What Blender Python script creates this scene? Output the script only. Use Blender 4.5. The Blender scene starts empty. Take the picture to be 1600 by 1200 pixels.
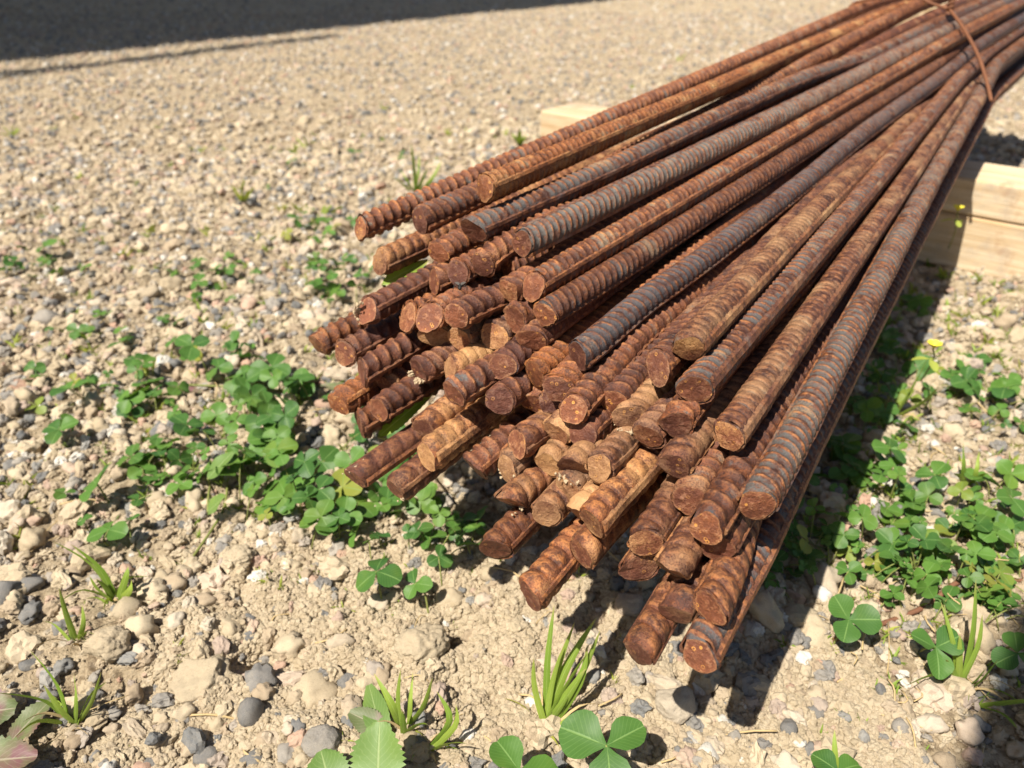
import bpy, math, random
import numpy as np
from mathutils import Vector

rng = np.random.default_rng(11)
random.seed(5)
R = math.radians
SC = bpy.context.scene
COL = SC.collection

# ------------------------------------------------------------------ camera
CAM_H, PITCH, FPX = 0.31, R(30.0), 1200.0
cd = bpy.data.cameras.new('camera')
cam = bpy.data.objects.new('camera', cd)
COL.objects.link(cam)
cam.location = (0, 0, CAM_H)
cam.rotation_euler = (R(90) - PITCH, 0, 0)
cd.sensor_width = 36.0
cd.lens = 27.0
cd.clip_start = 0.01
cd.clip_end = 400.0
cd.dof.use_dof = True
cd.dof.focus_distance = 0.305
cd.dof.aperture_fstop = 12.5
SC.camera = cam

# ------------------------------------------------------------------ light
SHIFT = (0.42, 0.50)                      # ground shift of a shadow per metre of height
sun_el = math.atan2(1.0, math.hypot(*SHIFT))
world = bpy.data.worlds.new('World')
SC.world = world
world.use_nodes = True
wn = world.node_tree
wn.nodes.clear()
sky = wn.nodes.new('ShaderNodeTexSky')
sky.sky_type = 'NISHITA'
sky.sun_disc = False
sky.sun_elevation = sun_el
sky.sun_rotation = math.atan2(-SHIFT[0], -SHIFT[1])
bg = wn.nodes.new('ShaderNodeBackground')
bg.inputs['Strength'].default_value = 0.05
wo = wn.nodes.new('ShaderNodeOutputWorld')
wn.links.new(sky.outputs[0], bg.inputs[0])
wn.links.new(bg.outputs[0], wo.inputs[0])
sl = bpy.data.lights.new('sun', 'SUN')
sl.energy = 5.0
sl.angle = R(0.55)
sl.color = (1.0, 0.93, 0.82)
sun = bpy.data.objects.new('sun', sl)
COL.objects.link(sun)
sun.location = (-2, -2, 5)
sun.rotation_euler = Vector((SHIFT[0], SHIFT[1], -1)).to_track_quat('-Z', 'Y').to_euler()
SC.view_settings.view_transform = 'Standard'
SC.view_settings.look = 'None'
SC.view_settings.gamma = 1.0
SC.view_settings.exposure = 0.80
SC.view_settings.use_curve_mapping = False

# ------------------------------------------------------------------ helpers
CP, SP = math.cos(PITCH), math.sin(PITCH)
C0 = np.array([0, 0, CAM_H])

def ray(x, y):
    u, v = (x - 800) / FPX, (y - 600) / FPX
    return np.array([u, CP - v * SP, -(SP + v * CP)])

def at(x, y, d):                       # the place seen at (x, y), d metres deep
    return C0 + ray(x, y) * d

def at_h(x, y, h=0.0):                 # the place at height h
    r = ray(x, y)
    return C0 + r * ((h - CAM_H) / r[2])

def depth_of(p):
    return (p[1]) * CP - (p[2] - CAM_H) * SP

def tag(o, label=None, cat=None, group=None, kind=None):
    if label: o['label'] = label
    if cat: o['category'] = cat
    if group: o['group'] = group
    if kind: o['kind'] = kind
    return o

def mesh_obj(name, V, F, mat, parent=None, smooth=True, attrs=None, loc=None):
    """V (n,3); F: (m,k) array or list of faces; one mesh object"""
    V = np.asarray(V, dtype=np.float32)
    me = bpy.data.meshes.new(name)
    if isinstance(F, np.ndarray):
        F = [F]
    if len(F) and isinstance(F[0], np.ndarray):
        nl = sum(f.size for f in F)
        nf = sum(len(f) for f in F)
        me.vertices.add(len(V)); me.vertices.foreach_set('co', V.ravel())
        me.loops.add(nl); me.polygons.add(nf)
        me.loops.foreach_set('vertex_index', np.concatenate([f.ravel() for f in F]).astype(np.int32))
        tot = np.concatenate([np.full(len(f), f.shape[1]) for f in F])
        st = np.concatenate([[0], np.cumsum(tot)[:-1]])
        me.polygons.foreach_set('loop_start', st.astype(np.int32))
        me.polygons.foreach_set('loop_total', tot.astype(np.int32))
        me.polygons.foreach_set('use_smooth', np.full(nf, smooth))
        me.update(calc_edges=True)
    else:
        me.from_pydata([tuple(v) for v in V], [], F)
        me.polygons.foreach_set('use_smooth', [smooth] * len(me.polygons))
        me.update()
    for k, a in (attrs or {}).items():
        at_ = me.attributes.new(k, 'FLOAT', 'POINT')
        at_.data.foreach_set('value', np.asarray(a, dtype=np.float32))
    me.materials.append(mat)
    o = bpy.data.objects.new(name, me)
    COL.objects.link(o)
    if parent: o.parent = parent
    if loc is not None: o.location = loc
    return o

def empty(name, loc):
    o = bpy.data.objects.new(name, None)
    o.empty_display_size = 0.01
    COL.objects.link(o)
    o.location = tuple(loc)
    return o

def hash2(ix, iy, seed):
    h = (ix * 374761393 + iy * 668265263 + seed * 1442695041) & 0x7fffffff
    h = ((h ^ (h >> 13)) * 1274126177) & 0x7fffffff
    return ((h ^ (h >> 16)) & 0xffff) / 65535.0

def vnoise(x, y, seed=0):
    ix = np.floor(x).astype(np.int64); iy = np.floor(y).astype(np.int64)
    fx = x - ix; fy = y - iy
    fx = fx * fx * (3 - 2 * fx); fy = fy * fy * (3 - 2 * fy)
    a = hash2(ix, iy, seed); b = hash2(ix + 1, iy, seed)
    c = hash2(ix, iy + 1, seed); d = hash2(ix + 1, iy + 1, seed)
    return (a + (b - a) * fx) * (1 - fy) + (c + (d - c) * fx) * fy

def ground_z(x, y):
    x = np.asarray(x, float); y = np.asarray(y, float)
    d = np.hypot(x - 0.1, y - 0.4)
    near = np.exp(-(d / 1.6) ** 2)
    z = (vnoise(x * 14, y * 14, 1) - .5) * .008 + (vnoise(x * 45, y * 45, 2) - .5) * .0085 * near
    z += (vnoise(x * 120, y * 120, 3) - .5) * .0060 * near
    z += (vnoise(x * 260, y * 260, 4) - .5) * .0022 * near
    for (px, py, r, dz) in HOLES:
        z = z - dz * np.exp(-(((x - px) ** 2 + (y - py) ** 2) / r ** 2))
    return z

HOLES = [(*at_h(392, 1030)[:2], .0085, .022), (*at_h(700, 985)[:2], .009, .018), (*at_h(1245, 960)[:2], .012, .006),
         (*at_h(600, 1010)[:2], .008, .006)]

def on_ground(x, y):
    p = at_h(x, y)
    return np.array([p[0], p[1], float(ground_z(p[0], p[1]))])

# ------------------------------------------------------------------ node helpers
class NT:
    def __init__(s, name):
        s.m = bpy.data.materials.new(name); s.m.use_nodes = True
        s.t = s.m.node_tree; s.t.nodes.clear()
    def n(s, typ, **kw):
        nd = s.t.nodes.new(typ)
        for k, v in kw.items():
            if k.startswith('i_'):
                key = k[2:]
                key = int(key) if key.isdigit() else key.replace('_', ' ')
                nd.inputs[key].default_value = v
            else:
                setattr(nd, k, v)
        return nd
    def l(s, a, b): s.t.links.new(a, b)
    def noise(s, vec, scale, detail=4, rough=.6, dim='3D'):
        nd = s.n('ShaderNodeTexNoise', noise_dimensions=dim)
        nd.inputs['Scale'].default_value = scale; nd.inputs['Detail'].default_value = detail
        nd.inputs['Roughness'].default_value = rough
        if vec is not None: s.l(vec, nd.inputs['Vector'])
        return nd.outputs['Fac']
    def ramp(s, fac, stops, interp='LINEAR'):
        nd = s.n('ShaderNodeValToRGB'); cr = nd.color_ramp; cr.interpolation = interp
        while len(cr.elements) < len(stops): cr.elements.new(.5)
        for e, (p, c) in zip(cr.elements, stops):
            e.position = p
            e.color = (c, c, c, 1) if isinstance(c, (int, float)) else (*c, 1)
        s.l(fac, nd.inputs[0]); return nd.outputs[0]
    def mix(s, f, a, b, mode='MIX'):
        nd = s.n('ShaderNodeMix', data_type='RGBA', blend_type=mode)
        for val, idx in ((f, 0), (a, 6), (b, 7)):
            if hasattr(val, 'links'): s.l(val, nd.inputs[idx])
            elif isinstance(val, (int, float)): nd.inputs[idx].default_value = val if idx == 0 else (val, val, val, 1)
            else: nd.inputs[idx].default_value = (*val, 1)
        return nd.outputs[2]
    def math(s, op, a, b=None, c=None, clamp=False):
        nd = s.n('ShaderNodeMath', operation=op, use_clamp=clamp)
        for i, val in enumerate((a, b, c)):
            if val is None: continue
            if hasattr(val, 'links'): s.l(val, nd.inputs[i])
            else: nd.inputs[i].default_value = val
        return nd.outputs[0]
    def attr(s, name, typ='GEOMETRY'):
        return s.n('ShaderNodeAttribute', attribute_name=name, attribute_type=typ)
    def out(s, col, rough=.8, bump=None, bstr=.5, bdist=.001, spec=.3, trans=None, metal=0):
        b = s.n('ShaderNodeBsdfPrincipled')
        b.inputs['Specular IOR Level'].default_value = spec
        b.inputs['Metallic'].default_value = metal
        if hasattr(col, 'links'): s.l(col, b.inputs['Base Color'])
        else: b.inputs['Base Color'].default_value = (*col, 1)
        if hasattr(rough, 'links'): s.l(rough, b.inputs['Roughness'])
        else: b.inputs['Roughness'].default_value = rough
        if bump is not None:
            bp = s.n('ShaderNodeBump'); bp.inputs['Strength'].default_value = bstr
            bp.inputs['Distance'].default_value = bdist
            s.l(bump, bp.inputs['Height']); s.l(bp.outputs[0], b.inputs['Normal'])
        sh = b.outputs[0]
        if trans:
            t = s.n('ShaderNodeBsdfTranslucent')
            tc = s.mix(1.0, col, trans[1], 'MULTIPLY'); s.l(tc, t.inputs[0])
            mx = s.n('ShaderNodeMixShader'); mx.inputs[0].default_value = trans[0]
            s.l(sh, mx.inputs[1]); s.l(t.outputs[0], mx.inputs[2]); sh = mx.outputs[0]
        o = s.n('ShaderNodeOutputMaterial'); s.l(sh, o.inputs[0]); return s.m

def rust_material(name, end=False):
    t = NT(name)
    tc = t.n('ShaderNodeTexCoord').outputs['Object']
    oi = t.n('ShaderNodeObjectInfo')
    off = t.n('ShaderNodeVectorMath', operation='MULTIPLY_ADD')
    cmb = t.n('ShaderNodeCombineXYZ')
    for i in range(3): t.l(oi.outputs['Random'], cmb.inputs[i])
    t.l(cmb.outputs[0], off.inputs[0]); off.inputs[1].default_value = (3.1, 1.7, 2.3); t.l(tc, off.inputs[2])
    v = off.outputs[0]
    sep = t.n('ShaderNodeSeparateColor'); t.l(oi.outputs['Color'], sep.inputs[0])
    orange, scale, dust = sep.outputs[0], sep.outputs[1], sep.outputs[2]
    n1 = t.noise(v, 90, 6, .65); n2 = t.noise(v, 320, 5, .7); n3 = t.noise(v, 1400, 3, .6); n4 = t.noise(v, 45, 4, .6)
    col = t.ramp(n1, [(.28, (.028, .012, .009)), (.42, (.075, .028, .018)), (.55, (.155, .056, .029)), (.72, (.25, .098, .048))])
    f = t.ramp(t.math('ADD', n2, t.math('MULTIPLY', t.math('SUBTRACT', orange, .5), .3)), [(.52, 0.), (.66, 1.)])
    col = t.mix(t.math('MULTIPLY', f, .5), col, (.32, .105, .03))
    f = t.ramp(n3, [(.38, 1.), (.48, 0.)])
    col = t.mix(t.math('MULTIPLY', f, .75), col, (.045, .02, .016))
    if not end:
        rib = t.attr('rib').outputs['Fac']
        # mill scale, blue grey, mostly between the ribs
        a = t.math('ADD', n1, t.math('MULTIPLY', scale, .36))
        a = t.math('SUBTRACT', a, t.math('MULTIPLY', rib, .16))
        f = t.ramp(a, [(.60, 0.), (.70, 1.)])
        f = t.math('MULTIPLY', f, t.ramp(n2, [(.38, .25), (.5, 1.)]))
        col = t.mix(f, col, t.mix(n3, (.045, .042, .046), (.13, .12, .12)))
        # bright rust on the rib edges
        f = t.math('MULTIPLY', t.ramp(rib, [(.45, 0.), (.95, 1.)]), t.ramp(n2, [(.42, 0.), (.6, 1.)]))
        col = t.mix(t.math('MULTIPLY', f, .55), col, (.40, .175, .07))
    else:
        # pitted rings of corrosion on the sawn faces
        vo = t.n('ShaderNodeTexVoronoi'); vo.inputs['Scale'].default_value = 330; t.l(v, vo.inputs['Vector'])
        ring = t.ramp(vo.outputs['Distance'], [(.13, 0.), (.18, 1.), (.22, 1.), (.28, 0.)])
        pick = t.ramp(t.noise(v, 110, 2, .5), [(.50, 0.), (.58, 1.)])
        f = t.math('MULTIPLY', ring, t.math('MULTIPLY', pick, .8))
        rim = t.attr('rim').outputs['Fac']
        col = t.mix(.5, col, t.mix(n1, (.10, .036, .028), (.24, .080, .036)))
        col = t.mix(t.math('MULTIPLY', t.ramp(n2, [(.54, 0.), (.64, 1.)]), .35), col, (.36, .21, .14))
        col = t.mix(f, col, (.56, .27, .07))
        e_ = t.math('MULTIPLY', t.ramp(t.math('ADD', rim, t.math('MULTIPLY', t.math('SUBTRACT', n2, .5), .7)), [(.84, 0.), (1.05, 1.)]), .35)
        col = t.mix(e_, col, (.36, .19, .10))
    a = t.math('ADD', n4, t.math('MULTIPLY', dust, .30))
    a = t.math('ADD', a, t.math('MULTIPLY', t.math('SUBTRACT', n3, .5), .35))
    f = t.ramp(a, [(.62, 0.), (.86, .75)])
    col = t.mix(f, col, t.mix(n2, (.33, .165, .065), (.52, .34, .18)))
    # every bar weathered a little differently
    rv = t.math('MULTIPLY_ADD', oi.outputs['Random'], .75, .66)
    rc = t.n('ShaderNodeCombineColor'); t.l(rv, rc.inputs[0]); t.l(t.math('MULTIPLY', rv, .98), rc.inputs[1]); t.l(t.math('MULTIPLY_ADD', orange, -.3, t.math('MULTIPLY_ADD', rv, .6, .5)), rc.inputs[2])
    col = t.mix(1., col, rc.outputs[0], 'MULTIPLY')
    h = t.math('ADD', t.math('MULTIPLY', n2, .7), t.math('MULTIPLY', n3, .3))
    return t.out(col, t.ramp(n1, [(.3, .48), (.7, .78)]), h, .9, .0015, .38)

def soil_material():
    t = NT('soil')
    tc = t.n('ShaderNodeTexCoord').outputs['Object']
    n1 = t.noise(tc, 6, 5, .6); n2 = t.noise(tc, 160, 6, .7); n3 = t.noise(tc, 900, 4, .7); n0 = t.noise(tc, 28, 5, .65)
    col = t.ramp(n2, [(.38, (.13, .092, .056)), (.5, (.41, .32, .21)), (.64, (.56, .46, .32))])
    col = t.mix(t.ramp(n0, [(.42, 0.), (.62, .55)]), col, (.43, .34, .225))
    col = t.mix(t.ramp(n1, [(.4, 0.), (.65, .35)]), col, (.48, .40, .275))
    vo = t.n('ShaderNodeTexVoronoi'); vo.inputs['Scale'].default_value = 85; t.l(tc, vo.inputs['Vector'])
    sp = t.n('ShaderNodeSeparateColor'); t.l(vo.outputs['Color'], sp.inputs[0])
    f = t.math('MULTIPLY', t.ramp(vo.outputs['Distance'], [(.28, 1.), (.42, 0.)]), t.ramp(sp.outputs[0], [(.62, 0.), (.66, 1.)]))
    col = t.mix(t.math('MULTIPLY', f, .55), col, t.ramp(sp.outputs[1], [(.2, (.20, .19, .18)), (.6, (.42, .36, .29)), (.9, (.62, .56, .46))]))
    h = t.math('ADD', t.math('MULTIPLY', n2, .7), t.math('MULTIPLY', n3, .3))
    h = t.math('ADD', h, t.math('MULTIPLY', f, .4))
    return t.out(col, .95, h, 1., .006, .1)

def stone_material(name, attr_type='INSTANCER', fixed=None, rough=.85):
    """tint 0..1: cream clods, tan, pink, grey, slate"""
    t = NT(name)
    tc = t.n('ShaderNodeTexCoord').outputs['Object']
    if fixed is None:
        f = t.attr('tint', attr_type).outputs['Fac']
    else:
        vv = t.n('ShaderNodeObjectInfo'); sp = t.n('ShaderNodeSeparateColor'); t.l(vv.outputs['Color'], sp.inputs[0]); f = sp.outputs[0]
    base = t.ramp(f, [(0, (.40, .32, .21)), (.25, (.52, .43, .30)), (.42, (.36, .275, .185)), (.52, (.53, .46, .36)), (.62, (.46, .28, .20)),
                      (.72, (.34, .31, .27)), (.82, (.19, .185, .18)), (.92, (.12, .13, .14)), (1., (.62, .59, .53))])
    sc = 2.2 if fixed is None else 260
    n1 = t.noise(tc, sc, 6, .7); n2 = t.noise(tc, sc * 5, 4, .7)
    col = t.mix(t.ramp(n1, [(.35, .0), (.7, .45)]), base, t.mix(.5, base, (.50, .42, .30)))
    col = t.mix(t.ramp(n2, [(.30, .55), (.46, 0.)]), col, t.mix(.6, col, (.10, .08, .06)))
    n3 = t.noise(tc, sc * 16, 3, .7)
    col = t.mix(t.ramp(n3, [(.36, .5), (.48, 0.)]), col, t.mix(.5, col, (.06, .05, .045)))
    col = t.mix(t.ramp(n3, [(.56, 0.), (.68, .4)]), col, (.55, .48, .37))
    h = t.math('ADD', t.math('MULTIPLY', n1, .4), t.math('ADD', t.math('MULTIPLY', n2, .4), t.math('MULTIPLY', n3, .2)))
    return t.out(col, rough, h, .7, .0012 if fixed is None else .003, .2)

def leaf_material(name, c1, c2, vein, trans=.35, purple=None):
    t = NT(name)
    tc = t.n('ShaderNodeTexCoord').outputs['Object']
    u = t.attr('across').outputs['Fac']; w = t.attr('along').outputs['Fac']
    au = t.math('ABSOLUTE', u)
    oi = t.n('ShaderNodeObjectInfo').outputs['Random']
    n = t.noise(tc, 60, 4, .6); n2 = t.noise(tc, 700, 3, .6)
    pv = t.attr('vary').outputs['Fac']
    col = t.mix(t.math('ADD', t.math('MULTIPLY', n, .35), t.math('MULTIPLY', pv, .75), clamp=True), c1, c2)
    col = t.mix(t.math('MULTIPLY', t.ramp(t.noise(tc, 35, 3, .6), [(.5, 0.), (.7, 1.)]), .35), col, (.20, .27, .03))
    if purple:
        col = t.mix(t.ramp(t.noise(tc, 55, 3, .6), [(.42, 0.), (.60, 1.)]), col, purple)
    col = t.mix(t.ramp(pv, [(.93, 0.), (.98, .7)]), col, (.34, .30, .05))
    if name == 'grass_blade': col = t.mix(t.ramp(w, [(.80, 0.), (1., .8)]), col, (.46, .36, .16))
    lv = t.math('FRACT', t.math('ADD', t.math('MULTIPLY', w, 9), t.math('MULTIPLY', au, -3.5)))
    f = t.ramp(lv, [(0, .28), (.12, 0.), (.88, 0.), (1, .28)])
    col = t.mix(f, col, vein)
    f = t.ramp(au, [(.02, .7), (.07, 0.)])
    col = t.mix(f, col, vein)
    h = t.math('ADD', t.math('MULTIPLY', f, -.8), t.math('MULTIPLY', n2, .3))
    return t.out(col, .5, h, .35, .0006, .35, trans=(trans, (1.0, 1.0, .55)))

def wood_material():
    t = NT('pine_wood')
    tc = t.n('ShaderNodeTexCoord').outputs['Object']
    mp = t.n('ShaderNodeMapping'); mp.inputs['Scale'].default_value = (3.5, 50, 50); t.l(tc, mp.inputs['Vector'])
    n1 = t.noise(mp.outputs[0], 1.6, 5, .6)
    mp2 = t.n('ShaderNodeMapping'); mp2.inputs['Scale'].default_value = (8, 200, 200); t.l(tc, mp2.inputs['Vector'])
    n2 = t.noise(mp2.outputs[0], 2, 4, .6)
    col = t.ramp(n1, [(.3, (.42, .27, .13)), (.48, (.58, .45, .29)), (.7, (.70, .59, .42))])
    col = t.mix(t.ramp(n2, [(.4, .4), (.55, 0.)]), col, (.42, .27, .13))
    col = t.mix(t.ramp(t.noise(tc, 9, 5, .7), [(.56, 0.), (.68, .5)]), col, (.30, .25, .20))
    mp3 = t.n('ShaderNodeMapping'); mp3.inputs['Scale'].default_value = (5, 16, 16); t.l(tc, mp3.inputs['Vector'])
    vo = t.n('ShaderNodeTexVoronoi'); vo.inputs['Scale'].default_value = 1.; t.l(mp3.outputs[0], vo.inputs['Vector'])
    col = t.mix(t.ramp(vo.outputs['Distance'], [(.07, .75), (.12, .25), (.2, 0.)]), col, (.20, .10, .05))
    col = t.mix(t.ramp(t.noise(tc, 22, 6, .75), [(.52, 0.), (.70, .65)]), col, (.36, .31, .26))
    col = t.mix(t.ramp(t.noise(tc, 14, 5, .7), [(.60, 0.), (.72, .6)]), col, (.30, .13, .06))
    return t.out(col, .75, n2, .5, .0012, .2)

def plain(name, c1, c2, scale, rough=.8, bd=.002, spec=.25, metal=0):
    t = NT(name)
    tc = t.n('ShaderNodeTexCoord').outputs['Object']
    n = t.noise(tc, scale, 5, .65)
    return t.out(t.mix(n, c1, c2), rough, n, .5, bd, spec, metal=metal)

M_RUST, M_END = rust_material('rusty_ribbed_steel'), rust_material('rusty_cut_steel', True)
M_SOIL = soil_material()
M_GRAVEL = stone_material('gravel_stone')
M_STONE = stone_material('loose_stone', fixed=True)
M_CLOVER = leaf_material('clover_leaf', (.030, .10, .026), (.12, .25, .04), (.20, .34, .10), .33)
M_GRASS = leaf_material('grass_blade', (.15, .27, .03), (.32, .42, .07), (.40, .50, .16), .35)
M_SPROUT = leaf_material('seedling_leaf', (.26, .34, .05), (.46, .50, .10), (.5, .55, .15), .35)
M_WEED = leaf_material('weed_leaf', (.10, .18, .04), (.16, .26, .07), (.30, .38, .16), .25)
M_PURPLE = leaf_material('purple_weed_leaf', (.10, .13, .05), (.13, .15, .06), (.30, .26, .18), .15, purple=(.15, .065, .07))
M_STEM = plain('plant_stem', (.12, .20, .04), (.26, .22, .08), 300, .6, .0003)
M_RUNNER = plain('reddish_runner', (.14, .05, .04), (.22, .12, .06), 300, .6, .0003)
M_DRY = plain('dry_straw', (.38, .27, .13), (.55, .42, .22), 300, .8, .0003)
M_WOOD = wood_material()
M_WIRE = plain('rusty_wire', (.09, .035, .022), (.26, .11, .05), 260, .7, .0006)
M_DIRT = plain('dried_dirt', (.34, .25, .15), (.50, .40, .27), 900, .95, .0008)
M_WALL = plain('render_wall', (.50, .47, .42), (.58, .55, .50), 6, .9, .004)
M_ROOF = plain('roof_sheet', (.20, .19, .18), (.28, .27, .26), 4, .6, .004)

# ------------------------------------------------------------------ ground
def spaced(lo, hi, c, fine, n):
    """n+1 positions, spaced `fine` around c and widening outwards"""
    def side(L):
        k = n // 2
        g = 1.0001
        a, b = 1.00001, 1.2
        for _ in range(60):
            g = (a + b) / 2
            if fine * (g ** k - 1) / (g - 1) < L: a = g
            else: b = g
        st = fine * (g ** np.arange(k) - 1) / (g - 1)
        return np.append(st, L)
    return np.unique(np.concatenate([c - side(c - lo), c + side(hi - c)]))
gx = spaced(-90, 90, .05, .0022, 620)
gy = spaced(-40, 160, .30, .0022, 620)
X, Y = np.meshgrid(gx, gy)
Z = ground_z(X, Y)
nx, ny = len(gx), len(gy)
idx = np.arange(nx * ny).reshape(ny, nx)
F = np.stack([idx[:-1, :-1], idx[:-1, 1:], idx[1:, 1:], idx[1:, :-1]], -1).reshape(-1, 4)
g = mesh_obj('ground', np.stack([X, Y, Z], -1).reshape(-1, 3), F, M_SOIL)
tag(g, 'dry beige soil yard under the rebar bundle', kind='structure')

# gravel: points with size, turn and tint; shapes are made and set out by geometry nodes
def gravel(name, P, S, rot, tint, label, seeds):
    me = bpy.data.meshes.new(name)
    me.vertices.add(len(P)); me.vertices.foreach_set('co', P.astype(np.float32).ravel())
    for nm, typ, arr in (('size', 'FLOAT_VECTOR', S), ('turn', 'FLOAT_VECTOR', rot)):
        a = me.attributes.new(nm, typ, 'POINT'); a.data.foreach_set('vector', arr.astype(np.float32).ravel())
    a = me.attributes.new('tint', 'FLOAT', 'POINT'); a.data.foreach_set('value', tint.astype(np.float32))
    me.materials.append(M_GRAVEL)
    o = bpy.data.objects.new(name, me); COL.objects.link(o)
    ng = bpy.data.node_groups.new(name + '_nodes', 'GeometryNodeTree')
    ng.interface.new_socket('Geometry', in_out='INPUT', socket_type='NodeSocketGeometry')
    ng.interface.new_socket('Geometry', in_out='OUTPUT', socket_type='NodeSocketGeometry')
    N = ng.nodes.new; L = ng.links.new
    gi, go = N('NodeGroupInput'), N('NodeGroupOutput')
    gti = N('GeometryNodeGeometryToInstance')
    for k in range(seeds):
        ico = N('GeometryNodeMeshIcoSphere'); ico.inputs['Radius'].default_value = 1; ico.inputs['Subdivisions'].default_value = 3
        pos = N('GeometryNodeInputPosition')
        add = N('ShaderNodeVectorMath'); add.operation = 'ADD'; add.inputs[1].default_value = (k * 7.3, k * 3.1, k * 1.7)
        L(pos.outputs[0], add.inputs[0])
        ns = N('ShaderNodeTexNoise'); ns.inputs['Scale'].default_value = 1.0 + .15 * k; ns.inputs['Detail'].default_value = 3
        ns.inputs['Roughness'].default_value = .45 + .05 * (k % 4)
        L(add.outputs[0], ns.inputs['Vector'])
        mr = N('ShaderNodeMapRange'); mr.inputs['From Min'].default_value = .28; mr.inputs['From Max'].default_value = .72
        mr.inputs['To Min'].default_value = .52; mr.inputs['To Max'].default_value = 1.28
        L(ns.outputs['Fac'], mr.inputs['Value'])
        # facets: snap with a cell noise for the broken ones
        vm = N('ShaderNodeVectorMath'); vm.operation = 'SCALE'
        L(pos.outputs[0], vm.inputs[0])
        if k % 2:
            vo = N('ShaderNodeTexVoronoi'); vo.inputs['Scale'].default_value = 1.1
            L(add.outputs[0], vo.inputs['Vector'])
            mm = N('ShaderNodeMath'); mm.operation = 'MULTIPLY_ADD'; mm.inputs[1].default_value = -.55
            L(vo.outputs['Distance'], mm.inputs[0]); L(mr.outputs[0], mm.inputs[2])
            ad = N('ShaderNodeMath'); ad.operation = 'ADD'; ad.inputs[1].default_value = .28
            L(mm.outputs[0], ad.inputs[0]); L(ad.outputs[0], vm.inputs['Scale'])
        else:
            L(mr.outputs[0], vm.inputs['Scale'])
        sp = N('GeometryNodeSetPosition'); L(ico.outputs['Mesh'], sp.inputs['Geometry']); L(vm.outputs[0], sp.inputs['Position'])
        sm = N('GeometryNodeSetMaterial'); sm.inputs['Material'].default_value = M_GRAVEL; L(sp.outputs[0], sm.inputs['Geometry'])
        ss = N('GeometryNodeSetShadeSmooth'); L(sm.outputs[0], ss.inputs['Geometry']); ss.inputs['Shade Smooth'].default_value = (k % 3 == 0)
        L(ss.outputs[0], gti.inputs[0])
    iop = N('GeometryNodeInstanceOnPoints'); iop.inputs['Pick Instance'].default_value = True
    ri = N('FunctionNodeRandomValue'); ri.data_type = 'INT'
    ri.inputs[4].default_value = 0; ri.inputs[5].default_value = seeds - 1
    L(ri.outputs[2], iop.inputs['Instance Index'])
    for nm, sock in (('size', 'Scale'), ('turn', 'Rotation')):
        na = N('GeometryNodeInputNamedAttribute'); na.data_type = 'FLOAT_VECTOR'; na.inputs['Name'].default_value = nm
        L(na.outputs[0], iop.inputs[sock])
    L(gi.outputs[0], iop.inputs['Points']); L(gti.outputs[0], iop.inputs['Instance']); L(iop.outputs[0], go.inputs[0])
    md = o.modifiers.new('scatter', 'NODES'); md.node_group = ng
    tag(o, label, 'gravel', kind='stuff')
    return o

def scatter(n, x0, x1, y0, y1, rlo, rhi, power, seed, sink=.25, soilmask=True):
    r_ = np.random.default_rng(seed)
    x = r_.uniform(x0, x1, n); y = r_.uniform(y0, y1, n)
    keep = np.abs(x) < y * .78 + .10
    if soilmask:      # the bare crumbly patch in front of the bundle
        q = at_h(740, 990)
        d = np.hypot((x - q[0]) / .11, (y - q[1]) / .055)
        keep &= r_.uniform(0, 1, n) < np.clip(d * .8 + .08, 0, 1)
        keep &= r_.uniform(0, 1, n) < .45 + .9 * vnoise(x * 12, y * 12, 9)
    x, y = x[keep], y[keep]
    rr = rlo + (rhi - rlo) * r_.uniform(0, 1, len(x)) ** power
    z = ground_z(x, y) + rr * (.72 - sink)
    S = np.stack([rr * r_.uniform(.8, 1.4, len(x)), rr * r_.uniform(.65, 1.1, len(x)), rr * r_.uniform(.6, 1.05, len(x))], 1)
    rot = np.stack([r_.normal(0, .35, len(x)), r_.normal(0, .35, len(x)), r_.uniform(0, 6.28, len(x))], 1)
    t = r_.uniform(0, 1, len(x))
    tint = np.where(t < .52, r_.uniform(0, .50, len(x)), np.where(t < .63, r_.uniform(.5, .66, len(x)), np.where(t < .95, r_.uniform(.66, .95, len(x)), 1.0)))
    return np.stack([x, y, z], 1), S, rot, tint

parts = [scatter(50000, -.8, 1.0, .08, 1.3, .0015, .0054, 2.1, 1),
         scatter(3200, -.8, 1.0, .08, 1.3, .004, .0078, 2.0, 2, .35)]
parts.append(scatter(6500, -.8, 1.0, .08, 1.6, .0035, .0105, 2.6, 7, .42))
parts[-1][3][:] = parts[-1][3] * .55
gravel('gravel', *[np.concatenate(a) for a in zip(*parts)], 'mixed cream, tan and slate pebbles strewn over the soil near the bar ends', 7)
loc_ = at_h(740, 1010)
C1 = scatter(60000, loc_[0] - .16, loc_[0] + .2, loc_[1] - .08, loc_[1] + .09, .0006, .0024, 1.8, 13, .2, False)
P, S, T_, ti = scatter(120000, -.7, .9, .08, 1.0, .0005, .0016, 1.5, 3, .2, False)
P, S, T_, ti = [np.concatenate(z_) for z_ in zip((P, S, T_, ti), C1)]
gravel('soil_crumbs', P, S, T_, ti * .36, 'fine loose crumbs of beige soil between the pebbles', 4)
parts = [scatter(90000, -3.2, 3.4, 1.1, 4.2, .002, .0068, 1.9, 4, .3, False), scatter(40000, -8, 8, 4.2, 11, .004, .010, 1.5, 5, .4, False)]
gravel('gravel', *[np.concatenate(a) for a in zip(*parts)], 'far gravel of the yard blurring towards the shadow', 6)

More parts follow.
